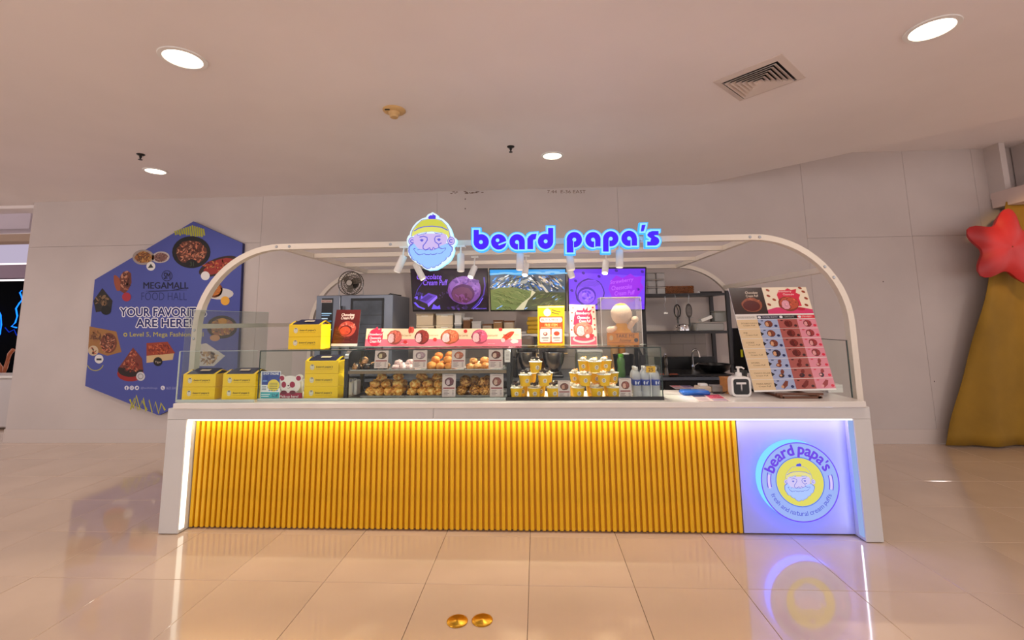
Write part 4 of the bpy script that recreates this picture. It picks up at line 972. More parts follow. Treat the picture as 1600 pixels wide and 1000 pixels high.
pile('pink', P_PINK, .034, .13, (1.1, 1, .7), 3, [(3, 3.61, 0), (3, 3.69, 0), (2, 3.65, 1), (3, 3.78, 0)], 'pale pink iced puff, upper shelf', 'pink iced puffs on the upper shelf', seed=50, x0=612, x1=646)
pile('choc', P_CHG, .035, .16, (1, 1, .85), 3, [(4, 3.61, 0), (3, 3.70, 0), (2, 3.66, 1)], 'chocolate-dipped puff, upper shelf', 'chocolate puffs on the upper shelf', seed=60, x0=549, x1=606)

# ---- price cards
def card(px0, px1, py0, py1, Y, label, shell, cream, lean=.02, bg=(222, 206, 202)):
    a = at(px0, py1, Y); b = at(px1, py1, Y); h = (py1-py0)*Y/FOC; t = thing('price_card', label, 'price card', (a+b)/2)
    TL = Vector((a.x, Y+lean, a.z+h)); TR = Vector((b.x, Y+lean, a.z+h)); BL = Vector((a.x, Y, a.z)); BR = Vector((b.x, Y, a.z)); n = Vector((0, -h, lean)).normalized()
    m_ = MB(); q = [BL, BR, TR, TL]; m_.add([p for p in q]+[p-n*.0015 for p in q], [(0, 1, 2, 3), (7, 6, 5, 4), (0, 4, 5, 1), (1, 5, 6, 2), (2, 6, 7, 3), (3, 7, 4, 0)]); m_.build('card_holder', ACRYL, t)
    m_ = MB(); m_.box((a.x+b.x)/2-.015, (a.x+b.x)/2+.015, Y+.002, Y+.03, a.z, a.z+.0015); m_.build('foot', ACRYL, t)
    c = Canvas(quad_T(TL, TR, BL, BR), n); c.rect(.02, .02, .98, .98, bg, 1)
    puff_pic(c, .52, .34, .33, .185, shell, cream, 2)
    R_ = (150, 60, 64); c.rect(.1, .585, .9, .64, R_, 2); c.rect(.06, .59+.0, .08, .9, (190, 170, 168), 2)
    for k in range(4): c.rect(.13, .70+k*.06, .13+(.36, .3, .4, .3)[k], .722+k*.06, (120, 100, 104), 2); c.rect(.74, .70+k*.06, .86, .722+k*.06, (120, 100, 104), 2)
    c.rect(.2, .07, .8, .09, (170, 140, 140), 2); c.build('card_print', PRINT, t)
YCd = 3.56
for a_ in ((584, 606, 546, 576, 'price card beside the chocolate puffs on the upper shelf, leftmost', (96, 70, 50), (206, 190, 150)), (644, 667, 546, 576, 'price card right of the pink iced puffs', (170, 140, 150), (226, 210, 210)),
           (705, 727, 546, 576, 'price card right of the round golden puffs', (196, 110, 80), (226, 180, 160)), (763, 786, 545, 576, 'price card at the right end of the upper shelf', (110, 50, 40), (226, 190, 170)),
           (690, 712, 586, 621, 'price card on the lower shelf between craggy and nut-crusted puffs', (110, 60, 70), (214, 190, 196)), (765, 787, 586, 621, 'price card at the right end of the lower shelf', (140, 80, 70), (206, 170, 150))):
    card(a_[0], a_[1], a_[2], a_[3], YCd, a_[4], a_[5], a_[6])
card(872, 892, 596, 624, 3.53, 'price card between the two pyramids of yellow cups', (120, 70, 60), (200, 150, 130), .01)
card(968, 988, 593, 624, 3.53, 'price card between the right cup pyramid and the water bottles', (150, 80, 70), (220, 170, 150), .01)

# ---- paper bag and cups left in the showcase
t = thing('paper_bag_bundle', 'bundle of white paper bags with looped handles at the showcase left end', 'bags', (at(552, 600, 3.68).x, 3.68, zt0))
bx = at(552, 600, 3.68).x; MB().box(bx-.03, bx+.0, 3.66, 3.74, zt0, zt0+.10, b=.004).build('paper_bag', WHITEP, t); MB().box(bx+.003, bx+.03, 3.68, 3.76, zt0, zt0+.11, b=.004).build('paper_bag', WHITEP, t)
for s_ in (-.015, .017): MB().tube([(bx+s_-.012, 3.67, zt0+.095), (bx+s_-.008, 3.67, zt0+.13), (bx+s_+.008, 3.67, zt0+.13), (bx+s_+.012, 3.67, zt0+.095)], .002, 6).build('bag_handle', WHITEP, t)

# ---- yellow cups
CUPY = mat('cup_yellow', (246, 196, 14), .4)
def cup_proto(top):
    t = thing('dessert_cup', 'x', 'cup', (0, 0, 0), 'yellow dessert cups')
    b = MB(); b.smooth = True; b.lathe([(.037, 0), (.049, .078)], (0, 0, 0), 24); b.build('cup_body', CUPY, t)
    b = MB(); b.smooth = True; b.lathe([(.049, .078), (.052, .079), (.052, .083), (.048, .084), (.046, .080)], (0, 0, 0), 24); b.build('rim', WHITEP, t)
    # round sticker wrapped on the front
    m_ = MB(); 
    def S_(u, v, e): 
        z = .04+v; rr = .037+(.012)*z/.078+e; a = u/rr; return Vector((rr*math.sin(a), -rr*math.cos(a), z))
    def sd(cx, cz, r, col, e, n=16, ry=None): m_.add([S_(cx, cz, e)]+[S_(cx+r*math.cos(6.283*i/n), cz+(ry or r)*math.sin(6.283*i/n), e) for i in range(n)], [(0, 1+(i+1) % n, 1+i) for i in range(n)], lin(col))
    sd(0, 0, .016, (236, 232, 226), .0004); sd(0, .004, .006, (150, 120, 60), .0008, 10); sd(0, -.003, .007, (210, 206, 204), .0009, 10, .005); sd(0, -.0095, .009, (110, 100, 100), .0009, 8, .0016)
    for f in range(len(m_.f)): m_.f[f] = tuple(reversed(m_.f[f]))
    m_.build('sticker', PRINT, t)
    random.seed(top); b = MB(); b.smooth = True
    for i in range(9):
        a = random.uniform(0, 6.28); r = random.uniform(0, .03); b.blob((r*math.cos(a), r*math.sin(a), .086+random.uniform(0, .014)), random.uniform(.011, .017), (1, 1, .8), .15, i, 1, 3)
    b.build('cream_topping', P_CREAM, t)
    if top % 2 == 0:
        b = MB(); b.smooth = True
        for i in range(5):
            a = random.uniform(0, 6.28); r = random.uniform(0, .028); b.blob((r*math.cos(a), r*math.sin(a), .10+random.uniform(0, .012)), random.uniform(.011, .016), (1, 1, .8), .2, i+5, 1, 3)
        b.build('chocolate_piece', P_CHOC, t)
    else:
        b = MB(); b.smooth = True
        for i in range(3):
            a = random.uniform(0, 6.28); r = random.uniform(0, .026); b.blob((r*math.cos(a), r*math.sin(a), .10+random.uniform(0, .01)), random.uniform(.011, .014), (1, 1, .8), .2, i+5, 1, 3)
        b.build('puff_piece', P_DRIZ, t)
    return t
P_CREAM = mat('whipped_cream', (248, 236, 214), .45)
CP = [cup_proto(2), cup_proto(3)]; cpk = [list(p.children) for p in CP]; used = [False, False]
def cup(k, px, Y, lvl, label):
    x = at(px, 600, Y).x; z = ZT+.002+lvl*.0935
    if not used[k]: used[k] = True; CP[k].location = (x, Y, z); WL[CP[k].name] = Vector((x, Y, z)); CP[k]['label'] = label; CP[k].rotation_euler.z = .1; return
    dup(CP[k], (x, Y, z), label, random.uniform(-.35, .35), kids=cpk[k])
W3 = ('left', 'middle', 'right')
for i, px in enumerate((806.5, 835, 864)): cup(0, px, 3.57, 0, 'yellow dessert cup, front bottom row of the left pyramid, %s' % W3[i])
for i, px in enumerate((816, 843, 869)): cup(0, px, 3.685, 0, 'yellow dessert cup, rear bottom row of the left pyramid, %s' % W3[i])
for i, px in enumerate((821, 850.5)): cup(0, px, 3.57, 1.0, 'yellow dessert cup, middle row of the left pyramid, %s' % ('left', 'right')[i])
for i, px in enumerate((829, 854)): cup(0, px, 3.685, 1.0, 'yellow dessert cup behind the middle row of the left pyramid, %s' % ('left', 'right')[i])
cup(0, 837.5, 3.60, 2.0, 'yellow dessert cup with brown topping, alone on top of the left pyramid')
for i, px in enumerate((903, 932, 958)): cup(1, px, 3.57, 0, 'yellow dessert cup, front bottom row of the right pyramid, %s' % W3[i])
for i, px in enumerate((897, 925, 952)): cup(1, px, 3.685, 0, 'yellow dessert cup, rear bottom row of the right pyramid, %s' % W3[i])
for i, px in enumerate((914, 944)): cup(1, px, 3.57, 1.0, 'yellow dessert cup, front middle row of the right pyramid, %s' % ('left', 'right')[i])
for i, px in enumerate((900, 930, 957)): cup(1, px, 3.685, 1.0, 'yellow dessert cup, rear middle row of the right pyramid, %s' % W3[i])
for i, (px, Y) in enumerate(((914, 3.675), (930.5, 3.585), (947, 3.68))): cup(1, px, Y, 2.0, 'yellow dessert cup with cream, top row of the right pyramid, %s' % W3[i])

# ---- water bottles
BW = glass('bottle_plastic', (236, 240, 246), .9, .45); BL_ = mat('blue_label', (34, 62, 156), .4)
def bottle():
    t = thing('water_bottle', 'x', 'bottle', (0, 0, 0), 'water bottles in the glass case')
    r = .033; b = MB(); b.smooth = True
    pr = [(r*.85, 0), (r, .006)]+[(r*(1-.04*(k % 2)), .014+k*.009) for k in range(8)]+[(r*.98, .09), (r*.98, .14), (r, .145), (r*.96, .165), (r*.7, .19), (r*.42, .2), (r*.4, .21)]
    b.lathe(pr, (0, 0, 0), 20); b.build('bottle_body', BW, t)
    b = MB(); b.smooth = True; b.lathe([(r*.995, .094), (r*1.01, .096), (r*1.01, .134), (r*.995, .136)], (0, 0, 0), 20); b.build('label_band', BL_, t)
    m_ = MB(); 
    for a0, z_, w_, h_ in ((-1.9, .114, .35, .014), (-1.35, .112, .3, .01), (-1.1, .122, .2, .006)):
        N = 8; e = r*1.02
        m_.add([Vector((e*math.cos(a0), e*math.sin(a0), z_))]+[Vector((e*math.cos(a0+w_/2*math.cos(6.283*i/N)), e*math.sin(a0+w_/2*math.cos(6.283*i/N)), z_+h_*math.sin(6.283*i/N))) for i in range(N)], [(0, 1+i, 1+(i+1) % N) for i in range(N)])
    m_.build('label_mark', mat('label_pale', (214, 222, 240), .5), t)
    b = MB(); b.smooth = True; b.lathe([(r*.44, .206), (r*.46, .208), (r*.46, .224), (r*.4, .226)], (0, 0, 0), 16); b.build('cap', WHITEP, t)
    return t
bp = bottle(); bk = list(bp.children)
for i, px in enumerate((994.5, 1009, 1024)):
    for j, Y in enumerate((3.57, 3.66)):
        x = at(px-(3 if j else 0), 600, Y).x; lb = 'water bottle with blue label, %s of the %s row' % (W3[i], ('front', 'rear')[j])
        if i == j == 0: bp.location = (x, Y, ZT+.002); bp['label'] = lb
        else: dup(bp, (x, Y, ZT+.002), lb, random.uniform(-.4, .4), kids=bk)
t = thing('price_tag', 'small yellow price tag reading 25 above the water bottles', 'price tag', at(1016, 583, 3.53))
a = at(1007, 583, 3.53); b = at(1025.5, 570, 3.53); MB().box(a.x, b.x, 3.531, 3.534, a.z, b.z).build('holder', ACRYL, t); MB().box((a.x+b.x)/2-.002, (a.x+b.x)/2+.002, 3.534, 3.538, ZT+.002, a.z+.02).build('stem', WHITEP, t)
c = Canvas(plane_T(3.5305), FRONT); c.rect(1009.5, 572, 1024, 582, (230, 178, 24), 1); c.text('25', 1013, 575, 1020.5, 580.5, (70, 40, 20), 2, .03); c.rect(1015, 572.6, 1018.5, 573.4, (120, 80, 20), 2); c.build('tag_print', PRINT, t)

# ---- signs standing inside the case, left
def standee(name, label, cat, quad, Y, Yt, draw, holder=ACRYL, m_=PRINTG, thick=.004, px=True, foot=True):
    """sign board leaning back; quad = photo pixels TL, TR, BR, BL"""
    TL, TR = at(*quad[0], Yt), at(*quad[1], Yt); BR, BL = at(*quad[2], Y), at(*quad[3], Y)
    n = (TR-TL).cross(TL-BL).normalized(); n = -n if n.y > 0 else n
    t = thing(name, label, cat, (BL+BR)/2); q = [BL, BR, TR, TL]; b = MB(); b.add([p for p in q]+[p-n*thick for p in q], [(0, 1, 2, 3), (7, 6, 5, 4), (0, 4, 5, 1), (1, 5, 6, 2), (2, 6, 7, 3), (3, 7, 4, 0)]); b.build('board', holder, t)
    if foot: 
        cxx = (BL.x+BR.x)/2; hw = abs(BR.x-BL.x)*.42; MB().box(cxx-hw, cxx+hw, Y+.006, Y+.07, BL.z, BL.z+.003).build('foot', ACRYL, t)
    c = Canvas(quad_T(TL, TR, BL, BR), n); draw(c); c.build('sign_print', m_, t); return t
def d_shop(c):
    c.rect(0, 0, 1, 1, (236, 238, 240), 1); c.rect(.06, .03, .97, .62, (34, 60, 150), 1.5); c.rect(.03, .76, .97, .99, (60, 176, 190), 1.5)
    c.text('SHOP ONLINE', .12, .05, .9, .13, (236, 240, 250), 2, .03); c.ell(.66, .52, .3, .22, (236, 214, 60), 2); 
    for k in range(4): c.rect(.45, .43+.06*k, .86, .455+.06*k, (120, 110, 60), 2.5)
    c.rect(.1, .34, .34, .38, (120, 170, 230), 2); c.rect(.04, .5, .36, .74, (240, 242, 244), 1.8)
    for k in range(3): c.rect(.08, .54+.06*k, .3, .565+.06*k, (90, 110, 150), 2)
    for k in range(4): c.ell(.46+.13*k, .7, .04, .03, (90, 150, 220), 2)
    c.rect(.06, .83, .5, .86, (226, 244, 246), 2); c.rect(.06, .9, .44, .93, (226, 244, 246), 2); c.text('5.2 off', .6, .82, .9, .93, (20, 50, 90), 2, .03)
standee('shop_online_sign', 'small blue and white online shopping sign behind the glass, left of the panda', 'sign', [(408, 580), (439, 580), (437, 623), (406, 623)], 3.53, 3.55, d_shop)
def panda():
    Yp = 3.545; t = thing('panda_sign', 'cut-out panda sign with crimson pick-up lettering beside the blue sign', 'sign', at(454, 623, Yp))
    f = lambda pts: [(at(x, y, Yp).x, at(x, y, Yp).z) for x, y in pts]
    E = lambda cx, cy, rx, ry, n=20: [(cx+rx*math.cos(6.283*i/n), cy+ry*math.sin(6.283*i/n)) for i in range(n)]
    CR = mat('crimson_card', (160, 24, 66), .4); PW = mat('white_card', (238, 234, 232), .4)
    MB().prism(f(E(453, 601, 16.5, 14)), Yp, Yp+.006).build('head', PW, t)
    for ex in (440.5, 466.5):
        MB().prism(f(E(ex, 591, 5.4, 5.4)), Yp+.0015, Yp+.005).build('ear', PW, t); MB().prism(f(E(ex, 591, 3.8, 3.8)), Yp-.001, Yp-.0002).build('inner_ear', CR, t)
    for ex, rx in ((443.5, 3.6), (456.8, 4.2)): MB().prism(f(E(ex, 601, rx, 4.8)), Yp-.001, Yp-.0002).build('eye_patch', CR, t)
    c = Canvas(plane_T(Yp-.0006), FRONT); c.ell(450.5, 602.5, 1.4, 1, (60, 20, 30), 1); c.line([(449, 606), (450.8, 607), (452.6, 605.8), (454, 604.6)], .6, (90, 30, 50), 1); c.build('muzzle_print', PRINT, t)
    MB().prism(f([(436, 614), (471.5, 614), (472, 623.5), (435, 623.5)]), Yp-.004, Yp+.006).build('base_board', CR, t)
    for ex in (444, 457.5): MB().prism(f(E(ex, 613, 4.8, 3)), Yp-.006, Yp-.0045).build('paw', mat('dark_crimson', (110, 16, 46), .4), t)
    c = Canvas(plane_T(Yp-.0045), FRONT); c.text('Pick-up here!', 437.5, 617.5, 466, 622.5, (250, 240, 244), 1, .02); c.build('lettering', PRINT, t)
panda()
def plush_small():
    x = at(468, 600, 3.72).x
    t = thing('small_figurine', 'small white figurine peeking out behind the panda sign', 'figurine', (x, 3.72, ZT)); b = MB(); b.smooth = True
    b.lathe([(.03, .001), (.034, .03), (.026, .07), (.03, .10), (.024, .12), (.006, .13)], (x, 3.72, ZT), 16); b.build('body', WHITEP, t); b = MB(); b.smooth = True; b.blob((x, 3.72, ZT+.155), .022, (1.2, 1, .9), .1, 3, 2); b.build('head', WHITEP, t)
plush_small()

# ---- on top of the glass case
def d_choc(c):
    c.rect(.0, .0, 1, .93, (84, 24, 24), 1); c.rect(0, .93, 1, 1, (238, 226, 218), 1)
    for k in range(20): c.line([(random.uniform(0, .8), random.uniform(.5, .88)) for _ in (0, 1)], .015, random.choice([(60, 14, 16), (110, 40, 34)]), 1.3+(k % 5)*.1)
    c.text('Chocolate', .24, .1, .76, .18, (248, 226, 214), 3, .02, .2); c.text('Cream Puff', .24, .19, .76, .27, (248, 226, 214), 3, .02, .2)
    c.ell(.54, .53, .34, .21, (186, 74, 60), 3, 0, 24, .04); c.scat(.56, .44, .26, .1, [(214, 110, 92), (160, 60, 50), (226, 130, 110)], 20, .06, 3.6); c.ell(.48, .57, .25, .14, (92, 24, 20), 6); c.ell(.47, .58, .21, .115, (206, 78, 50), 6.4, 0, 18, .05); c.scat(.47, .58, .14, .07, [(226, 96, 62), (180, 60, 44)], 8, .04, 7)
standee('chocolate_puff_sign', 'upright dark brown chocolate cream puff sign on top of the glass case', 'sign', [(526, 484), (564, 484), (558, 541), (517, 541)], 3.80, 3.86, d_choc)
def d_ban(c):
    # u spans 4.9 banner heights
    c.rect(0, 0, 1, 1, (250, 226, 184), 1); c.rect(0, .6, 1, 1, (240, 120, 140), 1.4)
    RD = (226, 40, 80); c.ell(.062, .5, .05, .5, RD, 3, 0, 20, .04); c.poly([(.05, .05), (.07, -.12), (.08, .06), (.1, -.04), (.1, .2), (.115, .14), (.1, .4)], RD, 3.2)
    c.text('Strawberry', .02, .26, .105, .42, (250, 236, 240), 4, .03, .2, -.0); c.text('Cheesecake', .025, .46, .1, .6, (250, 236, 240), 4, .03, .2); c.text('Cream Puff', .03, .64, .105, .8, (250, 236, 240), 4, .03, .2)
    CR_ = (246, 196, 196)
    puff_pic(c, .187, .5, .048, .42, (226, 110, 90), CR_, 3); puff_pic(c, .365, .48, .047, .42, (150, 48, 36), CR_, 3); puff_pic(c, .545, .47, .06, .42, (226, 116, 76), CR_, 3); puff_pic(c, .735, .46, .052, .42, (226, 96, 130), CR_, 3)
    c.ell(.912, .44, .052, .15, (206, 64, 36), 3.4, -.62, 20, .04); c.scat(.912, .44, .03, .18, [(236, 110, 60), (150, 36, 24)], 16, .005, 4); c.ell(.884, .66, .014, .12, CR_, 6)
    pass
    for x, y in ((.45, .62), (.87, .05), (.26, .76), (.645, .15)): c.ell(x, y, .013, .1, (226, 50, 50), 6, .4, 10, .1)
    for s_, x in (('Pie Cream Puff', .235), ('Honey Butter Cream Puff', .41), ('Eclair Cream Puff', .6), ('Dutch Cream Puff', .79)): 
        c.text(s_, x, .34, x+.06, .44, (186, 120, 60), 3, .0); 
    c.text('Choco', .955, .3, .985, .38, (186, 120, 60), 3, 0)
    c.ring(.255, .86, .02, .01, (250, 226, 226), 4, 10); c.ring(.81, .86, .02, .008, (250, 200, 206), 4, 10); c.ell(.955, .72, .025, .13, (250, 214, 210), 4, 0, 10, .2); c.ell(.285, .08, .01, .2, (206, 60, 50), 5); c.ell(.3, .08, .012, .18, (220, 80, 60), 5)
standee('puff_banner', 'long low pink and cream banner of puff pictures on top of the glass case', 'banner', [(573, 513.5), (814, 513.5), (815, 541), (570, 541)], 3.79, 3.80, d_ban, m_=PRINT, holder=WHITEP, thick=.006)
def d_buy(c):
    c.rect(0, .0, 1, 1, (246, 190, 20), 1); c.rect(.06, .27, .94, .95, (226, 84, 26), 1.5)
    c.ell(.36, .17, .14, .1, (240, 226, 190), 2); c.ell(.36, .19, .1, .07, (250, 246, 236), 2.4); c.ring(.36, .15, .1, .012, (190, 150, 60), 2.8, 12, 180, 360)
    c.line([(.52, .1), (.7, .14), (.86, .16)], .03, (110, 90, 30), 2); c.line([(.52, .17), (.7, .2), (.8, .22)], .03, (110, 90, 30), 2); c.rect(.02, .02, .98, .04, (250, 240, 210), 2)
    c.rrect(.09, .3, .91, .42, .05, (250, 244, 232), 2); c.text('BUY 5 FREE 1', .15, .325, .85, .395, (206, 70, 30), 3, .02)
    c.text('FREE ITEM', .27, .455, .73, .52, (250, 220, 120), 3, .02); c.rect(.12, .54, .88, .555, (246, 180, 120), 2)
    for x in (.09, .52):
        c.rrect(x, .58, x+.39, .92, .04, (250, 240, 226), 2); c.rect(x+.06, .8, x+.32, .82, (110, 70, 60), 3); c.rect(x+.1, .86, x+.3, .875, (160, 110, 90), 3)
    c.ell(.29, .71, .08, .045, (150, 60, 50), 3); c.ell(.28, .7, .045, .03, (240, 210, 190), 3.5); c.ell(.71, .7, .11, .055, (206, 76, 44), 3); c.scat(.71, .69, .07, .03, [(230, 110, 70), (180, 60, 40)], 8, .02, 3.4)
    c.ell(.495, .75, .03, .02, (250, 200, 80), 4)
standee('free_item_sign', 'yellow and orange offer sign reading buy 5 free 1 on the glass case', 'sign', [(840, 478), (882, 477.5), (882, 540), (840, 540)], 3.81, 3.835, d_buy)
def d_str(c):
    c.rect(0, 0, 1, 1, (250, 232, 214), 1); c.rect(.02, .78, .98, .98, (232, 96, 120), 1.4)
    RD = (226, 50, 86); c.poly([(.2, .2), (.3, .13), (.5, .14), (.55, .06), (.6, .14), (.7, .06), (.7, .16), (.86, .12), (.8, .2), (.86, .3), (.84, .5), (.14, .5), (.16, .34)], RD, 2)
    c.text('Strawberry', .24, .18, .78, .26, (252, 240, 236), 3, .02, .2, -.0); c.text('Cheesecake', .3, .28, .76, .35, (252, 240, 236), 3, .02, .2); c.text('Cream Puff', .36, .37, .8, .44, (252, 240, 236), 3, .02, .2)
    c.ell(.52, .84, .42, .1, (246, 206, 206), 2.2); c.ell(.52, .82, .36, .07, (226, 80, 104), 2.5); puff_pic(c, .5, .62, .37, .2, (236, 130, 110), (250, 200, 200), 3); c.ell(.8, .76, .1, .05, (214, 60, 70), 8, 0, 10, .1); c.ell(.66, .77, .08, .05, (250, 226, 220), 8, 0, 10, .15)
    for x, y in ((.08, .4), (.93, .35), (.94, .5), (.93, .6), (.1, .2), (.92, .18), (.14, .08), (.9, .07), (.07, .62)): c.ell(x, y, .035, .022, (206, 80, 60), 2, .6)
standee('strawberry_puff_sign', 'pink strawberry puff sign on the glass case, between offer sign and clear box', 'sign', [(889.5, 476), (930, 476), (933.5, 540), (891, 540)], 3.81, 3.835, d_str)
def toybox():
    Y0_, Y1_ = 3.70, 3.90; a = at(941, 540, Y0_); b = at(1001, 463, Y0_); x0, x1 = a.x, b.x; z0_ = ZG+.0015; z1_ = at(970, 464, Y0_).z
    t = thing('acrylic_box', 'tall clear acrylic box on the right end of the glass case top', 'display box', ((x0+x1)/2, 3.8, z0_))
    e = .004
    for bb_ in ((x0, x1, Y0_, Y0_+e), (x0, x1, Y1_-e, Y1_), (x0, x0+e, Y0_+e, Y1_-e), (x1-e, x1, Y0_+e, Y1_-e)): MB().box(*bb_, z0_, z1_-e).build('side_pane', ACRYL, t)
    MB().box(x0, x1, Y0_, Y1_, z1_-e+.0005, z1_).build('lid', glass('frosted_acrylic', (250, 246, 240), .8, .35), t); m_ = MB()
    for x in (x0, x1): m_.box(x-.002, x+.002, Y0_-.002, Y0_+.001, z0_, z1_)
    m_.box(x0, x1, Y0_-.002, Y0_, z1_-.003, z1_); m_.build('edge_strip', WHITEP, t)
    cx = at(971, 500, 3.8).x
    t = thing('plush_toy', 'plain cream and yellow plush figure standing inside the clear box', 'toy', (cx, 3.8, z0_+.001))
    PL = mat('cream_plush', (240, 222, 200), .9, bump=.4, bscale=90); PY = mat('yellow_plush', (236, 176, 60), .9, bump=.4, bscale=90)
    zz = z0_+.002
    b_ = MB(); b_.smooth = True; b_.lathe([(.09, .0), (.095, .02), (.085, .08), (.06, .13), (.04, .17), (.02, .19)], (cx, 3.8, zz), 22, ell=.75); b_.build('body', PY, t)
    b_ = MB(); b_.smooth = True; b_.blob((cx, 3.8, zz+.245), .084, (1, .85, 1.02), .03, 2, 3, 4); b_.build('head', PL, t)
    b_ = MB(); b_.smooth = True; b_.blob((cx, 3.8, zz+.305), .055, (1, .8, .5), .04, 5, 2, 4); b_.build('crown_tuft', PY, t)
    for s_, h in ((-1, .12), (1, .2)):
        b_ = MB(); b_.smooth = True; p0 = Vector((cx+s_*.05, 3.79, zz+.13)); p1 = Vector((cx+s_*.1, 3.76, zz+h)); b_.tube([p0, p0.lerp(p1, .5), p1], .022, 10, taper=[1, 1, .9]); b_.blob(p1, .03, (1, .8, .9), .1, 3, 2); b_.build('arm', PL, t)
    t = thing('take_me_home_card', 'orange card reading take me home inside the clear box', 'card', (cx, 3.72, z0_+.001))
    p = at(949, 537.5, 3.72); q = at(998, 520, 3.72); MB().box(p.x, q.x, 3.7205, 3.728, z0_+.001, q.z).build('card_board', mat('orange_card', (232, 150, 20), .5), t)
    c = Canvas(plane_T(3.72), FRONT); c.rect(949, 520, 998, 536.5, (236, 154, 18), 1); c.line([(950, 521), (997, 521), (997, 535.5), (950, 535.5), (950, 521)], .7, (190, 100, 10), 2); c.text('TAKE ME', 962, 522, 992, 527.5, (90, 44, 14), 2, .0); c.text('home', 968, 529, 986, 534.5, (90, 44, 14), 2, .0, .3); c.ell(955, 528, 3, 4, (236, 206, 150), 2); c.ell(994, 531.5, 3.2, 3.2, (26, 24, 40), 3); c.build('card_print', PRINT, t)
toybox()

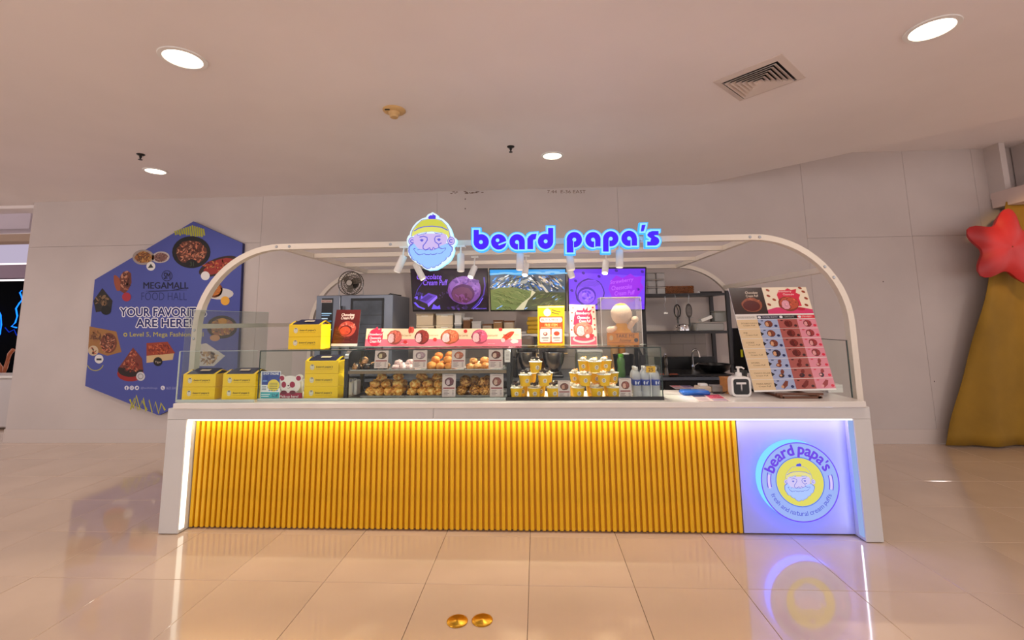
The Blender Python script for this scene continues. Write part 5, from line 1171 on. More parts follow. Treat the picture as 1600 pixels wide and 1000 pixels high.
# ================================================================ RIGHT OF THE CASE ON THE WORKTOP
def menu():
    Yb_, Yt_ = 3.60, 3.88
    TL, TR, BR, BL = at(1138, 450, Yt_), at(1259, 448.5, Yt_), at(1307, 609, Yb_), at(1179, 612.5, Yb_)
    n = (TR-TL).cross(TL-BL).normalized(); n = -n if n.y > 0 else n
    t = thing('menu_board', 'large menu board of puff pictures leaning on an easel at the right', 'menu board', (BL+BR)/2); q = [BL, BR, TR, TL]
    b = MB(); b.add([p for p in q]+[p-n*.008 for p in q], [(0, 1, 2, 3), (7, 6, 5, 4), (0, 4, 5, 1), (1, 5, 6, 2), (2, 6, 7, 3), (3, 7, 4, 0)]); b.build('board', WHITEP, t)
    c = Canvas(quad_T(TL, TR, BL, BR), n)
    c.rect(.0, .0, .43, .275, (48, 26, 22), 1); c.rect(.43, 0, 1, .275, (238, 224, 200), 1); c.poly([(.43, .235), (.55, .21), (.85, .21), (1, .235), (1, .275), (.43, .275)], (214, 60, 110), 1.4)
    c.ell(.25, .18, .13, .075, (150, 76, 50), 3, 0, 20, .05); c.scat(.26, .15, .1, .035, [(190, 104, 70), (130, 60, 40)], 14, .02, 3.6); c.ell(.24, .19, .11, .055, (86, 20, 20), 6)
    c.text('Chocolate', .2, .04, .36, .065, (230, 210, 190), 3, .01, .2); c.text('Cream Puff', .2, .075, .36, .1, (230, 210, 190), 3, .01, .2)
    c.poly([(.62, .2), (.6, .08), (.64, .03), (.72, .03), (.76, 0.01), (.8, .03), (.87, .02), (.85, .06), (.9, .08), (.87, .12), (.88, .2)], (214, 44, 74), 2); c.text('Strawberry', .62, .035, .8, .058, (250, 220, 220), 3, .01, .2); c.text('Cheesecake', .68, .065, .82, .085, (250, 220, 220), 3, .01, .2)
    puff_pic(c, .72, .175, .13, .075, (190, 84, 60), (226, 160, 176), 3.2); c.ell(.86, .23, .05, .015, (190, 40, 60), 8)
    for x, y in ((.5, .03), (.49, .09), (.55, .13), (.95, .05), (.96, .12), (.94, .19), (.92, .01), (.47, .18)): c.ell(x, y, .025, .012, (150, 64, 40), 2, .5)
    xs = (0.0, .0); c.rect(0, .275, 1, .285, (230, 226, 222), 2); c.rect(.0, .29, .27, .325, (214, 208, 200), 1.5); c.rect(.27, .29, .55, .325, (34, 34, 60), 1.5); c.rect(.55, .29, .78, .325, (30, 26, 28), 1.5); c.rect(.78, .29, 1, .325, (214, 40, 60), 1.5)
    c.text('COOKIES CRUNCH', .34, .3, .53, .315, (210, 210, 220), 2, 0); c.text('CHOCOLATE', .62, .3, .74, .315, (200, 190, 190), 2, 0); c.text('STRAWBERRY', .84, .3, .97, .315, (250, 220, 220), 2, 0); c.text('CHOOSE YOUR FLAVOR', .02, .3, .24, .315, (90, 80, 80), 2, 0)
    for x in (.3, .575, .81): c.ell(x, .308, .022, .012, (226, 226, 230), 2)
    rows = ('DOUBLE CHOCO', 'PIE', 'COOKIE', 'DUTCH', 'SMORES', 'CHOCO ECLAIR', 'PARIS BREST')
    y0 = .33; dh = (.99-y0)/7
    for r_ in range(7):
        y = y0+r_*dh; c.rect(.0, y, .27, y+dh-.004, (222, 196, 156), 1.5); c.rect(.27, y, .52, y+dh-.004, (160, 172, 206), 1.5); c.rect(.52, y, .765, y+dh-.004, (168, 86, 80), 1.5); c.rect(.765, y, 1, y+dh-.004, (220, 140, 156), 1.5)
        c.text(rows[r_], .05, y+dh*.32, .05+.017*len(rows[r_]), y+dh*.45, (80, 60, 40), 2, 0); c.text('Cream Puff', .07, y+dh*.55, .22, y+dh*.68, (80, 60, 40), 2, 0)
        c.poly([(.265, y+dh*.28), (.305, y+dh*.5), (.265, y+dh*.72)], (26, 26, 40), 2)
        for k, (x, sh, cr_) in enumerate(((.395, (120, 56, 40), (214, 160, 120)), (.645, (116, 32, 26), (96, 20, 20)), (.885, (150, 50, 54), (226, 160, 160)))):
            if r_ < 4: puff_pic(c, x, y+dh*.48, .052, dh*.36, sh if r_ != 3 or k else (50, 30, 50), cr_, 2.5)
            elif r_ < 6: c.ell(x+.01, y+dh*.3, .022, dh*.24, sh, 2.5, .4, 10, .15); c.ell(x-.01, y+dh*.66, .034, dh*.2, (sh if r_ == 4 else (44, 24, 40)), 2.8, -.2, 10, .15); c.ell(x-.02, y+dh*.64, .016, dh*.1, cr_, 3.4)
            else: c.poly([(x-.055, y+dh*.7), (x+.02, y+dh*.12), (x+.05, y+dh*.2), (x+.03, y+dh*.6), (x-.02, y+dh*.88)], sh, 2.5); c.ell(x-.035, y+dh*.7, .018, dh*.13, cr_, 3)
            c.ell(x+.085, y+dh*.7, .02, dh*.13, ((30, 40, 90), (60, 26, 30), (214, 40, 70))[k], 3); c.rect(x-.09, y+dh*.1, x-.06, y+dh*.2, ((40, 50, 90), (60, 26, 30), (206, 60, 80))[k], 3)
    c.build('menu_print', PRINTG, t)
    # easel
    WD = mat('walnut', (104, 62, 38), .45, noise=.2, nscale=9, stretch=(1, 12, 12)); zc = ZT+.001; xm_ = (BL.x+BR.x)/2+.0
    e = thing('table_easel', 'small brown wooden easel under the menu board', 'easel', (xm_, 3.62, zc))
    MB().bar((xm_-.16, 3.56, BL.z-.010), (xm_+.17, 3.56, BL.z-.010), .02, .014).build('ledge', WD, e)
    MB().bar((xm_-.13, 3.54, zc+.007), (xm_+.15, 3.54, zc+.007), .02, .013).build('front_rail', WD, e)
    for x in (xm_-.13, xm_+.13):
        MB().bar((x, 3.53, zc+.008), (x, 3.95, zc+.008), .022, .014, (0, 0, 1)).build('runner', WD, e)
        MB().bar((x, 3.555, zc+.012), (x, 3.56, BL.z-.004), .018, .018, (0, 1, 0)).build('peg', WD, e)
    nn = Vector((0, 1, 0)); MB().bar((xm_, 3.645, BL.z+.0), (xm_, 3.645+.2, BL.z+.62), .05, .012, (0, 1, 0)).build('back_rest', WD, e)
    MB().bar((xm_, 3.95, zc+.012), (xm_, 3.80, BL.z+.4), .03, .012, (0, 1, 0)).build('strut', WD, e)
menu()
def dispenser():
    Y = 3.62; x = at(1158, 600, Y).x; z = ZT+.001; s_ = Y/FOC
    t = thing('hand_dispenser', 'white framed dark square pump dispenser standing left of the menu board', 'dispenser', (x, Y, z))
    def rr(w, h, r, cz): return [(x+sx*(w/2-r)+r*math.cos(math.radians(a)), cz+sz*(h/2-r)+r*math.sin(math.radians(a))) for sx, sz, a0 in ((1, 1, 0), (-1, 1, 90), (-1, -1, 180), (1, -1, 270)) for a in (a0, a0+30, a0+60, a0+90)]
    h = .145; MB().prism(rr(.142, h, .03, z+h/2), Y, Y+.07).build('case', WHITEP, t); MB().prism(rr(.112, h-.032, .018, z+h/2), Y-.003, Y-.0005).build('window', BLACK, t)
    c = Canvas(lambda u, v: Vector((x+u, Y-.0035, z+h/2+v)), FRONT); c.rect(-.036, .018, .036, .032, (226, 222, 220), 1); c.rect(-.005, -.02, .005, .018, (190, 186, 184), 1); c.rect(-.006, -.032, .006, -.02, (110, 106, 106), 1); c.build('sticker', PRINT, t)
    b = MB(); b.smooth = True; b.lathe([(.022, h), (.024, h+.004), (.022, h+.026), (.009, h+.032), (.008, h+.058)], (x, Y+.035, z), 18); b.build('collar', WHITEP, t)
    b = MB(); b.smooth = True; b.lathe([(.014, h+.058), (.016, h+.062), (.014, h+.072)], (x, Y+.035, z), 16); b.tube([(x, Y+.035, z+h+.066), (x+.02, Y+.02, z+h+.067), (x+.034, Y+.008, z+h+.058)], .006, 8); b.build('pump', WHITEP, t)
dispenser()
def slab(name, label, cat, q, z, th, m_, Yhint=None, b=.002):
    """flat thing lying on the worktop, corners given as pixels on the plane z"""
    w = [at(x, y, z=z+th) for x, y in q]; o = MB(); n = len(w)
    o.add([Vector((p.x, p.y, z+th)) for p in w]+[Vector((p.x, p.y, z)) for p in w], [tuple(range(n)), tuple(range(2*n-1, n-1, -1))]+[(i+n, (i+1) % n+n, (i+1) % n, i) for i in range(n)])
    o = o.build(name, m_); tag(o, label, cat); return o, w
zw = ZT+.0012
def flyer(q, label, cols):
    w = [at(x, y, z=zw+.001) for x, y in q]; t = thing('flyer', label, 'flyer', sum(w, Vector())/4-Vector((0, 0, .001)), 'leaflets taped on the worktop')
    o = MB(); o.add([p for p in w]+[p-Vector((0, 0, .001)) for p in w], [(0, 3, 2, 1), (4, 5, 6, 7), (0, 1, 5, 4), (1, 2, 6, 5), (2, 3, 7, 6), (3, 0, 4, 7)]); o.build('sheet', WHITEP, t)
    c = Canvas(lambda u, v: (w[0]*(1-u)*(1-v)+w[1]*u*(1-v)+w[2]*u*v+w[3]*(1-u)*v), (0, 0, 1)); c.rect(.0, 0, 1, 1, cols[0], 1); c.rect(.5, .03, .96, .6, cols[1], 2); c.rect(.05, .03, .45, .3, cols[2], 2)
    for k in range(6): c.rect(.05, .4+k*.09, .4, .44+k*.09, (130, 120, 140), 2)
    c.scat(.72, .35, .18, .2, [(150, 30, 50), (236, 160, 170)], 12, .04, 3); c.rect(.5, .66, .95, .94, (170, 150, 170), 2); c.build('flyer_print', PRINT, t)
flyer([(1078, 618), (1124, 616), (1142, 627), (1092, 627.5)], 'pink and cream printed leaflet lying flat in front of the blue bag', [(220, 200, 190), (196, 70, 100), (60, 60, 90)])
flyer([(1046, 602.5), (1078, 602.5), (1090, 607), (1056, 608)], 'printed leaflet lying behind the blue bag near the glass case', [(200, 180, 180), (90, 90, 140), (190, 80, 90)])
BLUE = mat('blue_plastic', (40, 104, 196), .3, noise=.1, nscale=20)
b_ = MB(); b_.smooth = True; p = at(1086, 610, 3.72); b_.box(p.x-.105, p.x+.105, 3.68, 3.8, zw, zw+.032, b=.012); o = b_.build('blue_pack', BLUE); tag(o, 'flat blue plastic pack lying on the worktop beyond the leaflet', 'pack')
t = thing('card_terminal', 'cream card terminal with paper roll on the worktop behind the blue pack', 'card terminal', (at(1096, 596, 3.86).x, 3.86, zw)); x = at(1098, 596, 3.86).x
MB().box(x-.05, x+.05, 3.82, 3.93, zw, zw+.045, b=.006).build('body', mat('cream_plastic', (214, 198, 176), .4), t); MB().box(x-.03, x+.03, 3.835, 3.9, zw+.0455, zw+.066, b=.004).build('screen_head', WHITEP, t); MB().box(x-.085, x-.055, 3.83, 3.9, zw, zw+.02, b=.004).build('paper_roll', WHITEP, t)
t = thing('wooden_box', 'small light wooden box on the worktop just left of the dispenser', 'box', (at(1138, 600, 3.80).x, 3.82, zw)); x = at(1139, 600, 3.8).x
WDL = mat('light_wood', (206, 142, 80), .5, noise=.12, nscale=6, stretch=(1, 8, 8)); MB().box(x-.04, x+.045, 3.76, 3.88, zw, zw+.11).build('box_body', WDL, t); MB().box(x-.043, x+.048, 3.757, 3.883, zw+.1105, zw+.118).build('lid', WDL, t)
x = at(1118, 600, 3.9).x; t = thing('clear_tray', 'low clear plastic tray between the card terminal and the wooden box', 'tray', (x, 3.88, zw)); MB().box(x-.05, x+.05, 3.83, 3.93, zw, zw+.05, b=.006).build('tray_body', glass('cloudy_plastic', (226, 224, 220), .8, .3), t)
x = at(1122, 610, 3.74).x; b_ = MB(); b_.tube([(x+.05*math.cos(a*.5)*(.6+.03*a), 3.74+.025*math.sin(a*.5), zw+.004+.0006*a) for a in range(26)], .003, 6); o = b_.build('cable_coil', BLACK); tag(o, 'dark coiled cable lying between the blue pack and the dispenser', 'cable')
# dark till behind the menu board
x = at(1156, 560, 3.93).x; t = thing('till_monitor', 'black till monitor half hidden behind the menu board', 'monitor', (x, 3.93, ZT)); 
MB().box(x-.05, x+.09, 3.89, 3.96, ZT, ZT+.015, b=.004).build('base', BLACK, t); MB().bar((x+.02, 3.93, ZT+.012), (x+.02, 3.93, ZT+.16), .04, .03, (0, 1, 0)).build('stand', BLACK, t)
m_ = MB(); m_.add([(x-.06, 3.91, ZT+.14), (x+.22, 3.93, ZT+.14), (x+.22, 3.97, ZT+.5), (x-.03, 3.95, ZT+.5)]+[(x-.06, 3.93, ZT+.14), (x+.22, 3.95, ZT+.14), (x+.22, 3.99, ZT+.5), (x-.03, 3.97, ZT+.5)], [(0, 1, 2, 3), (7, 6, 5, 4), (0, 4, 5, 1), (1, 5, 6, 2), (2, 6, 7, 3), (3, 7, 4, 0)]); m_.build('screen_housing', BLACK, t)
p = at(1158, 552, 3.92); MB().box(p.x-.008, p.x+.008, 3.905, 3.909, p.z-.03, p.z+.03).build('yellow_note', mat('note_yellow', (226, 226, 40), .6), t)
x = at(1146, 585, 3.96).x; b_ = MB(); b_.smooth = True; b_.lathe([(.02, 0), (.045, .02), (.05, .05), (.046, .052), (.04, .02)], (x, 3.82, zw+.1185), 18); o = b_.build('glass_bowl', glass('green_glass', (120, 150, 140), .8, .15)); tag(o, 'small greenish glass bowl on the wooden box left of the dispenser', 'bowl')
t = thing('white_carton', 'plain white carton on the worktop at the foot of the menu board', 'carton', (at(1290, 605, 3.85).x, 3.82, zw)); x = at(1298, 605, 3.85).x; MB().box(x-.05, x+.06, 3.8, 3.92, zw, zw+.06).build('carton_body', WHITEP, t); MB().box(x-.05, x+.06, 3.799, 3.7995, zw+.04, zw+.041).build('lid_seam', GREY, t)

# ================================================================ REAR COUNTER AND EQUIPMENT
YR0, YR1, ZR = 5.02, 5.90, .90
TW = mat('grey_tile', (168, 158, 150), .35); XLc, XRc = at(484, 560, 5.1).x, at(1150, 560, 5.1).x
t = thing('tile_splashback', 'grey tiled splashback on the wall behind the rear counter', 'splashback', ((XLc+XRc)/2, YW-.02, ZR)); z1_ = at(900, 541, YW).z
MB().box(XLc, XRc, YW-.012, YW-.001, ZR+.002, 1.34).build('grout_bed', mat('grout_grey', (116, 108, 102), .8), t)
tw = .3; nn_ = int((XRc-XLc)/tw)+1; th_ = (1.34-ZR)/3
for r_ in range(3):
    for k in range(nn_+1):
        a = max(XLc, XLc+(k-(r_ % 2)*.5)*tw); b = min(XRc, XLc+(k+1-(r_ % 2)*.5)*tw)
        if b-a > .03: MB().box(a+.0015, b-.0015, YW-.016, YW-.012, ZR+r_*th_+.0035, ZR+(r_+1)*th_-.001).build('tile', TW, t)
t = thing('rear_counter', 'dark rear work counter with steel top running below the screens', 'counter', ((XLc+XRc)/2, YR0, 0))
MB().box(XLc, XRc, YR0, YW-.02, ZR-.03, ZR).build('worktop', STEELD, t); MB().box(XLc+.01, XRc-.01, YR0+.03, YW-.03, .06, ZR-.031).build('body', DARK, t)
nd = 6; wdt = (XRc-XLc-.02)/nd
for k in range(nd):
    d = MB().box(XLc+.01+k*wdt+.003, XLc+.01+(k+1)*wdt-.003, YR0+.012, YR0+.029, .09, ZR-.04).build('door', DARK, t)
    o = MB().bar((XLc+.01+(k+.85)*wdt, YR0+.0, .55), (XLc+.01+(k+.85)*wdt, YR0+.0, .75), .01, .01, (0, 1, 0)).build('handle', STEEL, t)
# oven
def oven():
    Yo, Yk = 5.04, 5.72; a = at(491, 560, Yo); x0 = at(493, 500, Yo).x; x1 = at(613, 500, Yo).x; zt = at(560, 461, Yo).z; zb = ZR+.004
    t = thing('combi_oven', 'large steel oven with glass door and touch panel on the rear counter', 'oven', ((x0+x1)/2, (Yo+Yk)/2, zb))
    xp = at(531, 500, Yo).x
    MB().box(x0, xp-.004, Yo+.0, Yk, zb+.02, zt, b=.006).build('control_housing', STEELD, t); MB().box(xp+.002, x1, Yo+.002, Yk, zb+.02, zt, b=.006).build('oven_body', STEELD, t)
    for x in (x0+.04, x1-.04):
        for y in (Yo+.05, Yk-.05): MB().box(x-.02, x+.02, y-.02, y+.02, zb, zb+.0195).build('foot', BLACK, t)
    p = at(500, 545, Yo-.004); q = at(520.5, 466, Yo-.004); MB().box(p.x, q.x, Yo-.006, Yo-.0005, zb+.06, q.z).build('control_panel', BLACK, t)
    c = Canvas(plane_T(Yo-.007), FRONT); c.rect(502, 468.5, 519, 473, (196, 180, 174), 1); c.text('RATIONAL', 503, 469.5, 518, 472, (150, 50, 46), 2, .03); c.build('maker_plate', PRINT, t)
    c = Canvas(plane_T(Yo-.007), FRONT)
    for k, (y, cc) in enumerate(((489, (150, 190, 214)), (492, (110, 140, 170)), (497, (180, 200, 214)), (501, (60, 110, 150)), (506, (160, 180, 200)), (511, (50, 90, 130)), (514, (200, 210, 220)))): c.rect(502.5, y, 518-(k % 3)*3, y+1.8, cc, 1)
    c.build('touch_display', SCREEN, t)
    p = at(546, 545, Yo); q = at(600.5, 465.5, Yo); MB().box(p.x, q.x, Yo-.012, Yo+.001, zb+.12, q.z, b=.003).build('door_frame', BLACK, t)
    gx, gz = p.x+.03, q.z-.03; MB().box(gx, q.x-.02, Yo-.014, Yo-.0125, zb+.15, gz).build('door_glass', mat('dark_oven_glass', (66, 70, 76), .12, metal=.4, noise=.5, nscale=5), t)  # grey of the door glass imitates reflections on a darker pane
    for k in range(4): MB().box(gx+.004, q.x-.024, Yo-.0155, Yo-.0142, gz-.16-k*.1, gz-.155-k*.1).build('rack_rail', DARK, t)
    l_ = MB().bar((xp+.03, Yo-.035, zb+.2), (xp+.03, Yo-.035, zt-.12), .018, .018, (0, 1, 0)).build('door_handle', BLACK, t)
    MB().bar((xp+.03, Yo-.026, zb+.22), (xp+.03, Yo+.001, zb+.22), .012, .012).build('handle_post', BLACK, t)
    # fan on top
    r = .135; fz = zt+r+.016; fx = at(548, 445, 5.22).x; fy = 5.22; f = thing('desk_fan', 'round wire desk fan standing on top of the oven', 'fan', (fx, fy, zt+.001)); WR = mat('fan_wire', (84, 76, 68), .4, metal=.5)
    for y, rr, k_ in ((fy-.03, r, 'front_guard'), (fy+.05, r*.97, 'rear_guard')):
        m_ = MB(); m_.tube([(fx+rr*math.cos(a*.2094), y, fz+rr*math.sin(a*.2094)) for a in range(30)], .005, 6, closed=True)
        for k2 in range(3): q2 = rr*(.3+.22*k2); m_.tube([(fx+q2*math.cos(a*.2618), y-.012*(1-k2*.3)*(1 if y < fy else -1), fz+q2*math.sin(a*.2618)) for a in range(24)], .0022, 4, closed=True)
        for k2 in range(28): a = k2*.2244; m_.tube([(fx+.02*math.cos(a), y-.014*(1 if y < fy else -1), fz+.02*math.sin(a)), (fx+rr*math.cos(a), y, fz+rr*math.sin(a))], .0016, 4)
        m_.build(k_, WR, f)
    MB().lathe([(.03, -.05), (.034, -.045), (.03, -.035)], (fx, fy, fz), 16, 'Y').build('badge', mat('fan_badge', (170, 160, 150), .3, metal=.6), f)
    b = MB(); b.smooth = True; b.lathe([(.02, .055), (.05, .06), (.055, .11), (.03, .13)], (fx, fy, fz), 16, 'Y'); b.build('motor', BLACK, f)
    for k2 in range(3):
        a = k2*2.094+.4; m_ = MB(); ca, sa = math.cos(a), math.sin(a)
        P_ = [(.02, -.02, 0), (.10, -.045, .01), (.115, .02, .0), (.05, .04, -.01), (.02, .02, -.004)]; vs = [Vector((fx+u*ca-v*sa, fy+.01+w_, fz+u*sa+v*ca)) for u, v, w_ in P_]; m_.add(vs+[v+Vector((0, .003, 0)) for v in vs], [(0, 1, 2, 3, 4), (9, 8, 7, 6, 5)]+[(i, i+5, (i+1) % 5+5, (i+1) % 5) for i in range(5)]); m_.build('blade', mat('fan_blade', (120, 108, 96), .4), f)
    m_ = MB(); m_.tube([(fx-.13, fy+.02, fz), (fx-.145, fy+.02, zt+.02), (fx-.1, fy+.0, zt+.008), (fx+.1, fy+.0, zt+.008), (fx+.145, fy+.02, zt+.02), (fx+.13, fy+.02, fz)], .006, 6); m_.build('stand', STEEL, f)
    m_ = MB(); m_.tube([(x1-.14, 5.3, zt+.008), (x1-.1, 5.25, zt+.022), (x1-.04, 5.3, zt+.012), (x1-.02, 5.42, zt+.01)], .007, 6); o = m_.build('cable', BLACK); tag(o, 'black cable lying on the right edge of the oven top', 'cable')
oven()
# wall shelf with boxes below the screens
zs_ = at(700, 523, 5.45).z
t = thing('wall_shelf', 'long steel wall shelf holding boxes under the screens', 'shelf', (at(750, 520, 5.6).x, 5.6, zs_-.03)); a = at(646, 520, 5.45).x; b = at(888, 520, 5.45).x
MB().box(a, b, 5.42, YW-.02, zs_-.03, zs_).build('shelf_board', STEEL, t)
for x in (a+.2, b-.2): MB().bar((x, YW-.03, zs_-.2), (x, 5.5, zs_-.035), .02, .02, (1, 0, 0)).build('bracket', STEEL, t)
CB = mat('clear_tub', (206, 186, 156), .3, coat=.3); CB2 = mat('brown_card', (140, 96, 64), .7)
def tub(px0, px1, py, label, mb, ml, base=0, lidh=.02, Y=5.5, kind='container', cat='container'):
    a = at(px0, 510, Y).x; b = at(px1, 510, Y).x; z = zs_+.001+base; top = at((px0+px1)/2, py, Y).z
    t = thing(kind, label, cat, ((a+b)/2, Y+.1, z)); MB().box(a+.004, b-.004, Y, Y+.24, z, top-lidh, b=.003).build('tub_body', mb, t); MB().box(a, b, Y-.004, Y+.244, top-lidh+.0005, top, b=.002).build('lid', ml, t)
    MB().box((a+b)/2-.04, (a+b)/2+.04, Y-.006, Y-.0045, top-lidh-.012, top-lidh-.005).build('label_strip', WHITEP, t); return top-zs_
t1 = tub(650, 678, 509, 'translucent food container, lower of the leftmost pair on the wall shelf', CB, PALE); tub(650, 677, 490, 'translucent food container, upper of the leftmost pair on the wall shelf', CB, PALE, t1+.001)
t1 = tub(681, 708, 508, 'translucent food container, lower of the second pair on the wall shelf', CB, PALE); tub(681, 708, 490, 'translucent food container, upper of the second pair on the wall shelf', CB, WHITEP, t1+.001)
t1 = tub(710, 721.5, 504, 'narrow grey container, lower of the pair between the tub stacks', GREY, WHITEP); tub(710, 721.5, 489, 'narrow white container, upper of the pair between the tub stacks', WHITEP, WHITEP, t1+.001)
tub(723.5, 735, 496, 'narrow brown container right of the narrow grey pair', CB2, WHITEP)
tub(737, 752, 502, 'short white tub in the middle of the wall shelf', WHITEP, WHITEP); tub(753.5, 769, 506, 'short cream tub with brown top on the wall shelf', PALE, CB2)
tub(770.5, 785.5, 500, 'open kraft carton on the wall shelf', CARD, CB2, kind='carton', cat='carton'); tub(787.5, 803, 501, 'carton with white side, rightmost of the row on the wall shelf', PALE, CB2, kind='carton', cat='carton')
yp = mat('yellow_pack', (226, 184, 30), .45)
for k in range(4):
    x = at(834+(k % 2)*1.5, 500, 5.55).x; z = zs_+.001+k*.05; o = MB().box(x-.085, x+.06, 5.52, 5.68, z, z+.047, b=.008).build('yellow_packet', yp); tag(o, ('lowest', 'second', 'third', 'topmost')[k]+' of the yellow packets stacked on the shelf left of the offer sign', 'packet', 'stacked yellow packets')
x = at(813, 500, 5.55).x; o = MB().box(x-.06, x+.07, 5.5, 5.66, zs_+.001, zs_+.026, b=.006).build('folded_cloth', WHITEP); tag(o, 'folded white cloth on the wall shelf left of the yellow packets', 'cloth')
# mixers
def mixer(px, Y, label, s_=1.0, head=True, rb=.118):
    x = at(px, 570, Y).x; z = ZR+.001; t = thing('stand_mixer', label, 'mixer', (x, Y, z)); BM = mat('bowl_steel', (150, 146, 142), .2, metal=1)
    b = MB(); b.smooth = True; b.lathe([(rb*.48, .0), (rb*.5, .02), (rb*.44, .03), (rb*.66, .06), (rb*.88, .12), (rb*.98, .18), (rb, .23), (rb*1.06, .232), (rb*1.04, .239), (rb*.95, .235)], (x, Y, z+.03), 28); b.build('bowl', BM, t)
    MB().bar((x+rb*.98, Y, z+.25), (x+rb*1.3, Y, z+.25), .03, .012).build('bowl_ear', BM, t); MB().box(x-.1, x+.1, Y-.1, Y+.3, z, z+.029, b=.008).build('base', BLACK, t); MX = mat('taupe_metal', (112, 102, 94), .4); MB().box(x-.05, x+.05, Y+.17, Y+.29, z+.03, z+.30, b=.02).build('column', MX, t)
    if head: b = MB(); b.smooth = True; b.box(x-.075, x+.075, Y-.12, Y+.3, z+.305, z+.43, b=.022); b.build('head', MX, t)
mixer(865, 5.1, 'stand mixer with a large steel bowl, seen right of the left cup pyramid'); mixer(824, 5.16, 'stand mixer with steel bowl behind the left cup pyramid', rb=.1)
x = at(802, 570, 5.08).x; t = thing('coffee_grinder', 'dark grinder standing behind the showcase right post', 'grinder', (x, 5.15, ZR)); MB().box(x-.06, x+.04, 5.08, 5.26, ZR+.001, ZR+.2, b=.01).build('body', BLACK, t); b = MB(); b.smooth = True; b.lathe([(.04, .2), (.06, .26), (.065, .36), (.05, .37)], (x, 5.17, ZR), 18); b.build('hopper', CHROME, t)
b = MB(); b.smooth = True; x = at(845, 560, 5.35).x
t = thing('utensil_jar', 'glass jar of metal utensils between the two mixer bowls', 'jar', (x, 5.56, ZR)); b.lathe([(.05, .001), (.055, .01), (.055, .16), (.05, .165)], (x, 5.56, ZR), 18); b.build('jar_body', mat('amber_glass', (150, 90, 40), .15), t)
for k in range(6): a = k*1.05; b = MB(); b.smooth = True; p1 = Vector((x+.06*math.cos(a), 5.56+.04*math.sin(a), ZR+.3+.03*(k % 3))); b.tube([(x+.02*math.cos(a), 5.56+.02*math.sin(a), ZR+.06), p1], .004, 6); b.blob(p1, .016, (1, .5, 1.3), 0, k, 2); b.build('utensil', CHROME, t)
x0 = at(903, 570, 5.1).x; x1 = at(942, 570, 5.1).x; t = thing('ingredient_bin', 'clear plastic bin with green contents behind the right cup pyramid', 'bin', ((x0+x1)/2, 5.2, ZR))
zt_ = at(920, 547, 5.1).z; MB().box(x0, x1, 5.1, 5.34, ZR+.002, zt_-.03, b=.01).build('bin_body', glass('bin_plastic', (216, 220, 200), .8, .25), t); MB().box(x0+.012, x1-.012, 5.112, 5.568, ZR+.01, zt_-.07).build('contents', mat('green_powder', (150, 160, 96), .8, noise=.2, nscale=20), t); MB().box(x0-.006, x1+.006, 5.094, 5.346, zt_-.0295, zt_-.0, b=.006).build('lid', mat('grey_lid', (170, 170, 166), .4), t)
x = at(961, 570, 5.45).x
for k, (dx, rr, hh, lb, mm_) in enumerate(((0, .045, .38, 'tall kraft paper roll standing behind the green bottle', CARD), (.085, .04, .36, 'tall brass-coloured tin right of the kraft paper roll', mat('amber_tin', (176, 120, 50), .4, metal=.4)))):
    t = thing(('paper_roll', 'tall_tin')[k], lb, ('roll', 'tin')[k], (x+dx, 5.45, ZR)); b = MB(); b.smooth = True; b.lathe([(rr, .001), (rr, hh), (rr*.9, hh+.002)], (x+dx, 5.45, ZR), 20); b.build('body', mm_, t); MB().lathe([(rr*.35, hh+.003), (rr*.35, hh+.006)], (x+dx, 5.45, ZR), 14).build('core', DARK, t)
x = at(974, 570, 5.16).x; t = thing('black_bucket', 'black round bucket behind the green bottle', 'bucket', (x+.02, 5.25, ZR)); b = MB(); b.smooth = True; b.lathe([(.09, .001), (.115, .22), (.12, .222), (.112, .224), (.088, .02)], (x+.025, 5.28, ZR), 24); b.build('bucket_body', BLACK, t); b = MB(); b.smooth = True; b.blob((x+.05, 5.27, ZR+.225), .03, (1.4, 1, .5), .1, 1, 2); b.build('cloth_top', WHITEP, t)
x = at(970.5, 570, 5.08).x; t = thing('green_bottle', 'translucent green drinking bottle with bright green cap on the rear counter', 'bottle', (x, 5.08, ZR)); b = MB(); b.smooth = True; b.lathe([(.04, .001), (.044, .01), (.044, .06), (.038, .1), (.044, .15), (.042, .18), (.028, .205), (.026, .212)], (x, 5.08, ZR), 22); b.build('bottle_body', mat('green_translucent', (72, 112, 58), .25), t); b = MB(); b.smooth = True; b.lathe([(.028, .206), (.03, .21), (.03, .238), (.026, .242)], (x, 5.08, ZR), 18); b.build('cap', mat('green_cap', (84, 160, 36), .35), t)
x = at(1005, 570, 5.15).x; t = thing('knife_holder', 'black handled tool standing in a dark holder above the water bottles', 'utensil holder', (x, 5.15, ZR)); MB().box(x-.03, x+.05, 5.12, 5.2, ZR+.001, ZR+.22, b=.004).build('holder', DARK, t); MB().bar((x-.005, 5.15, ZR+.2), (x-.06, 5.15, ZR+.33), .022, .016, (0, 1, 0)).build('handle', BLACK, t)
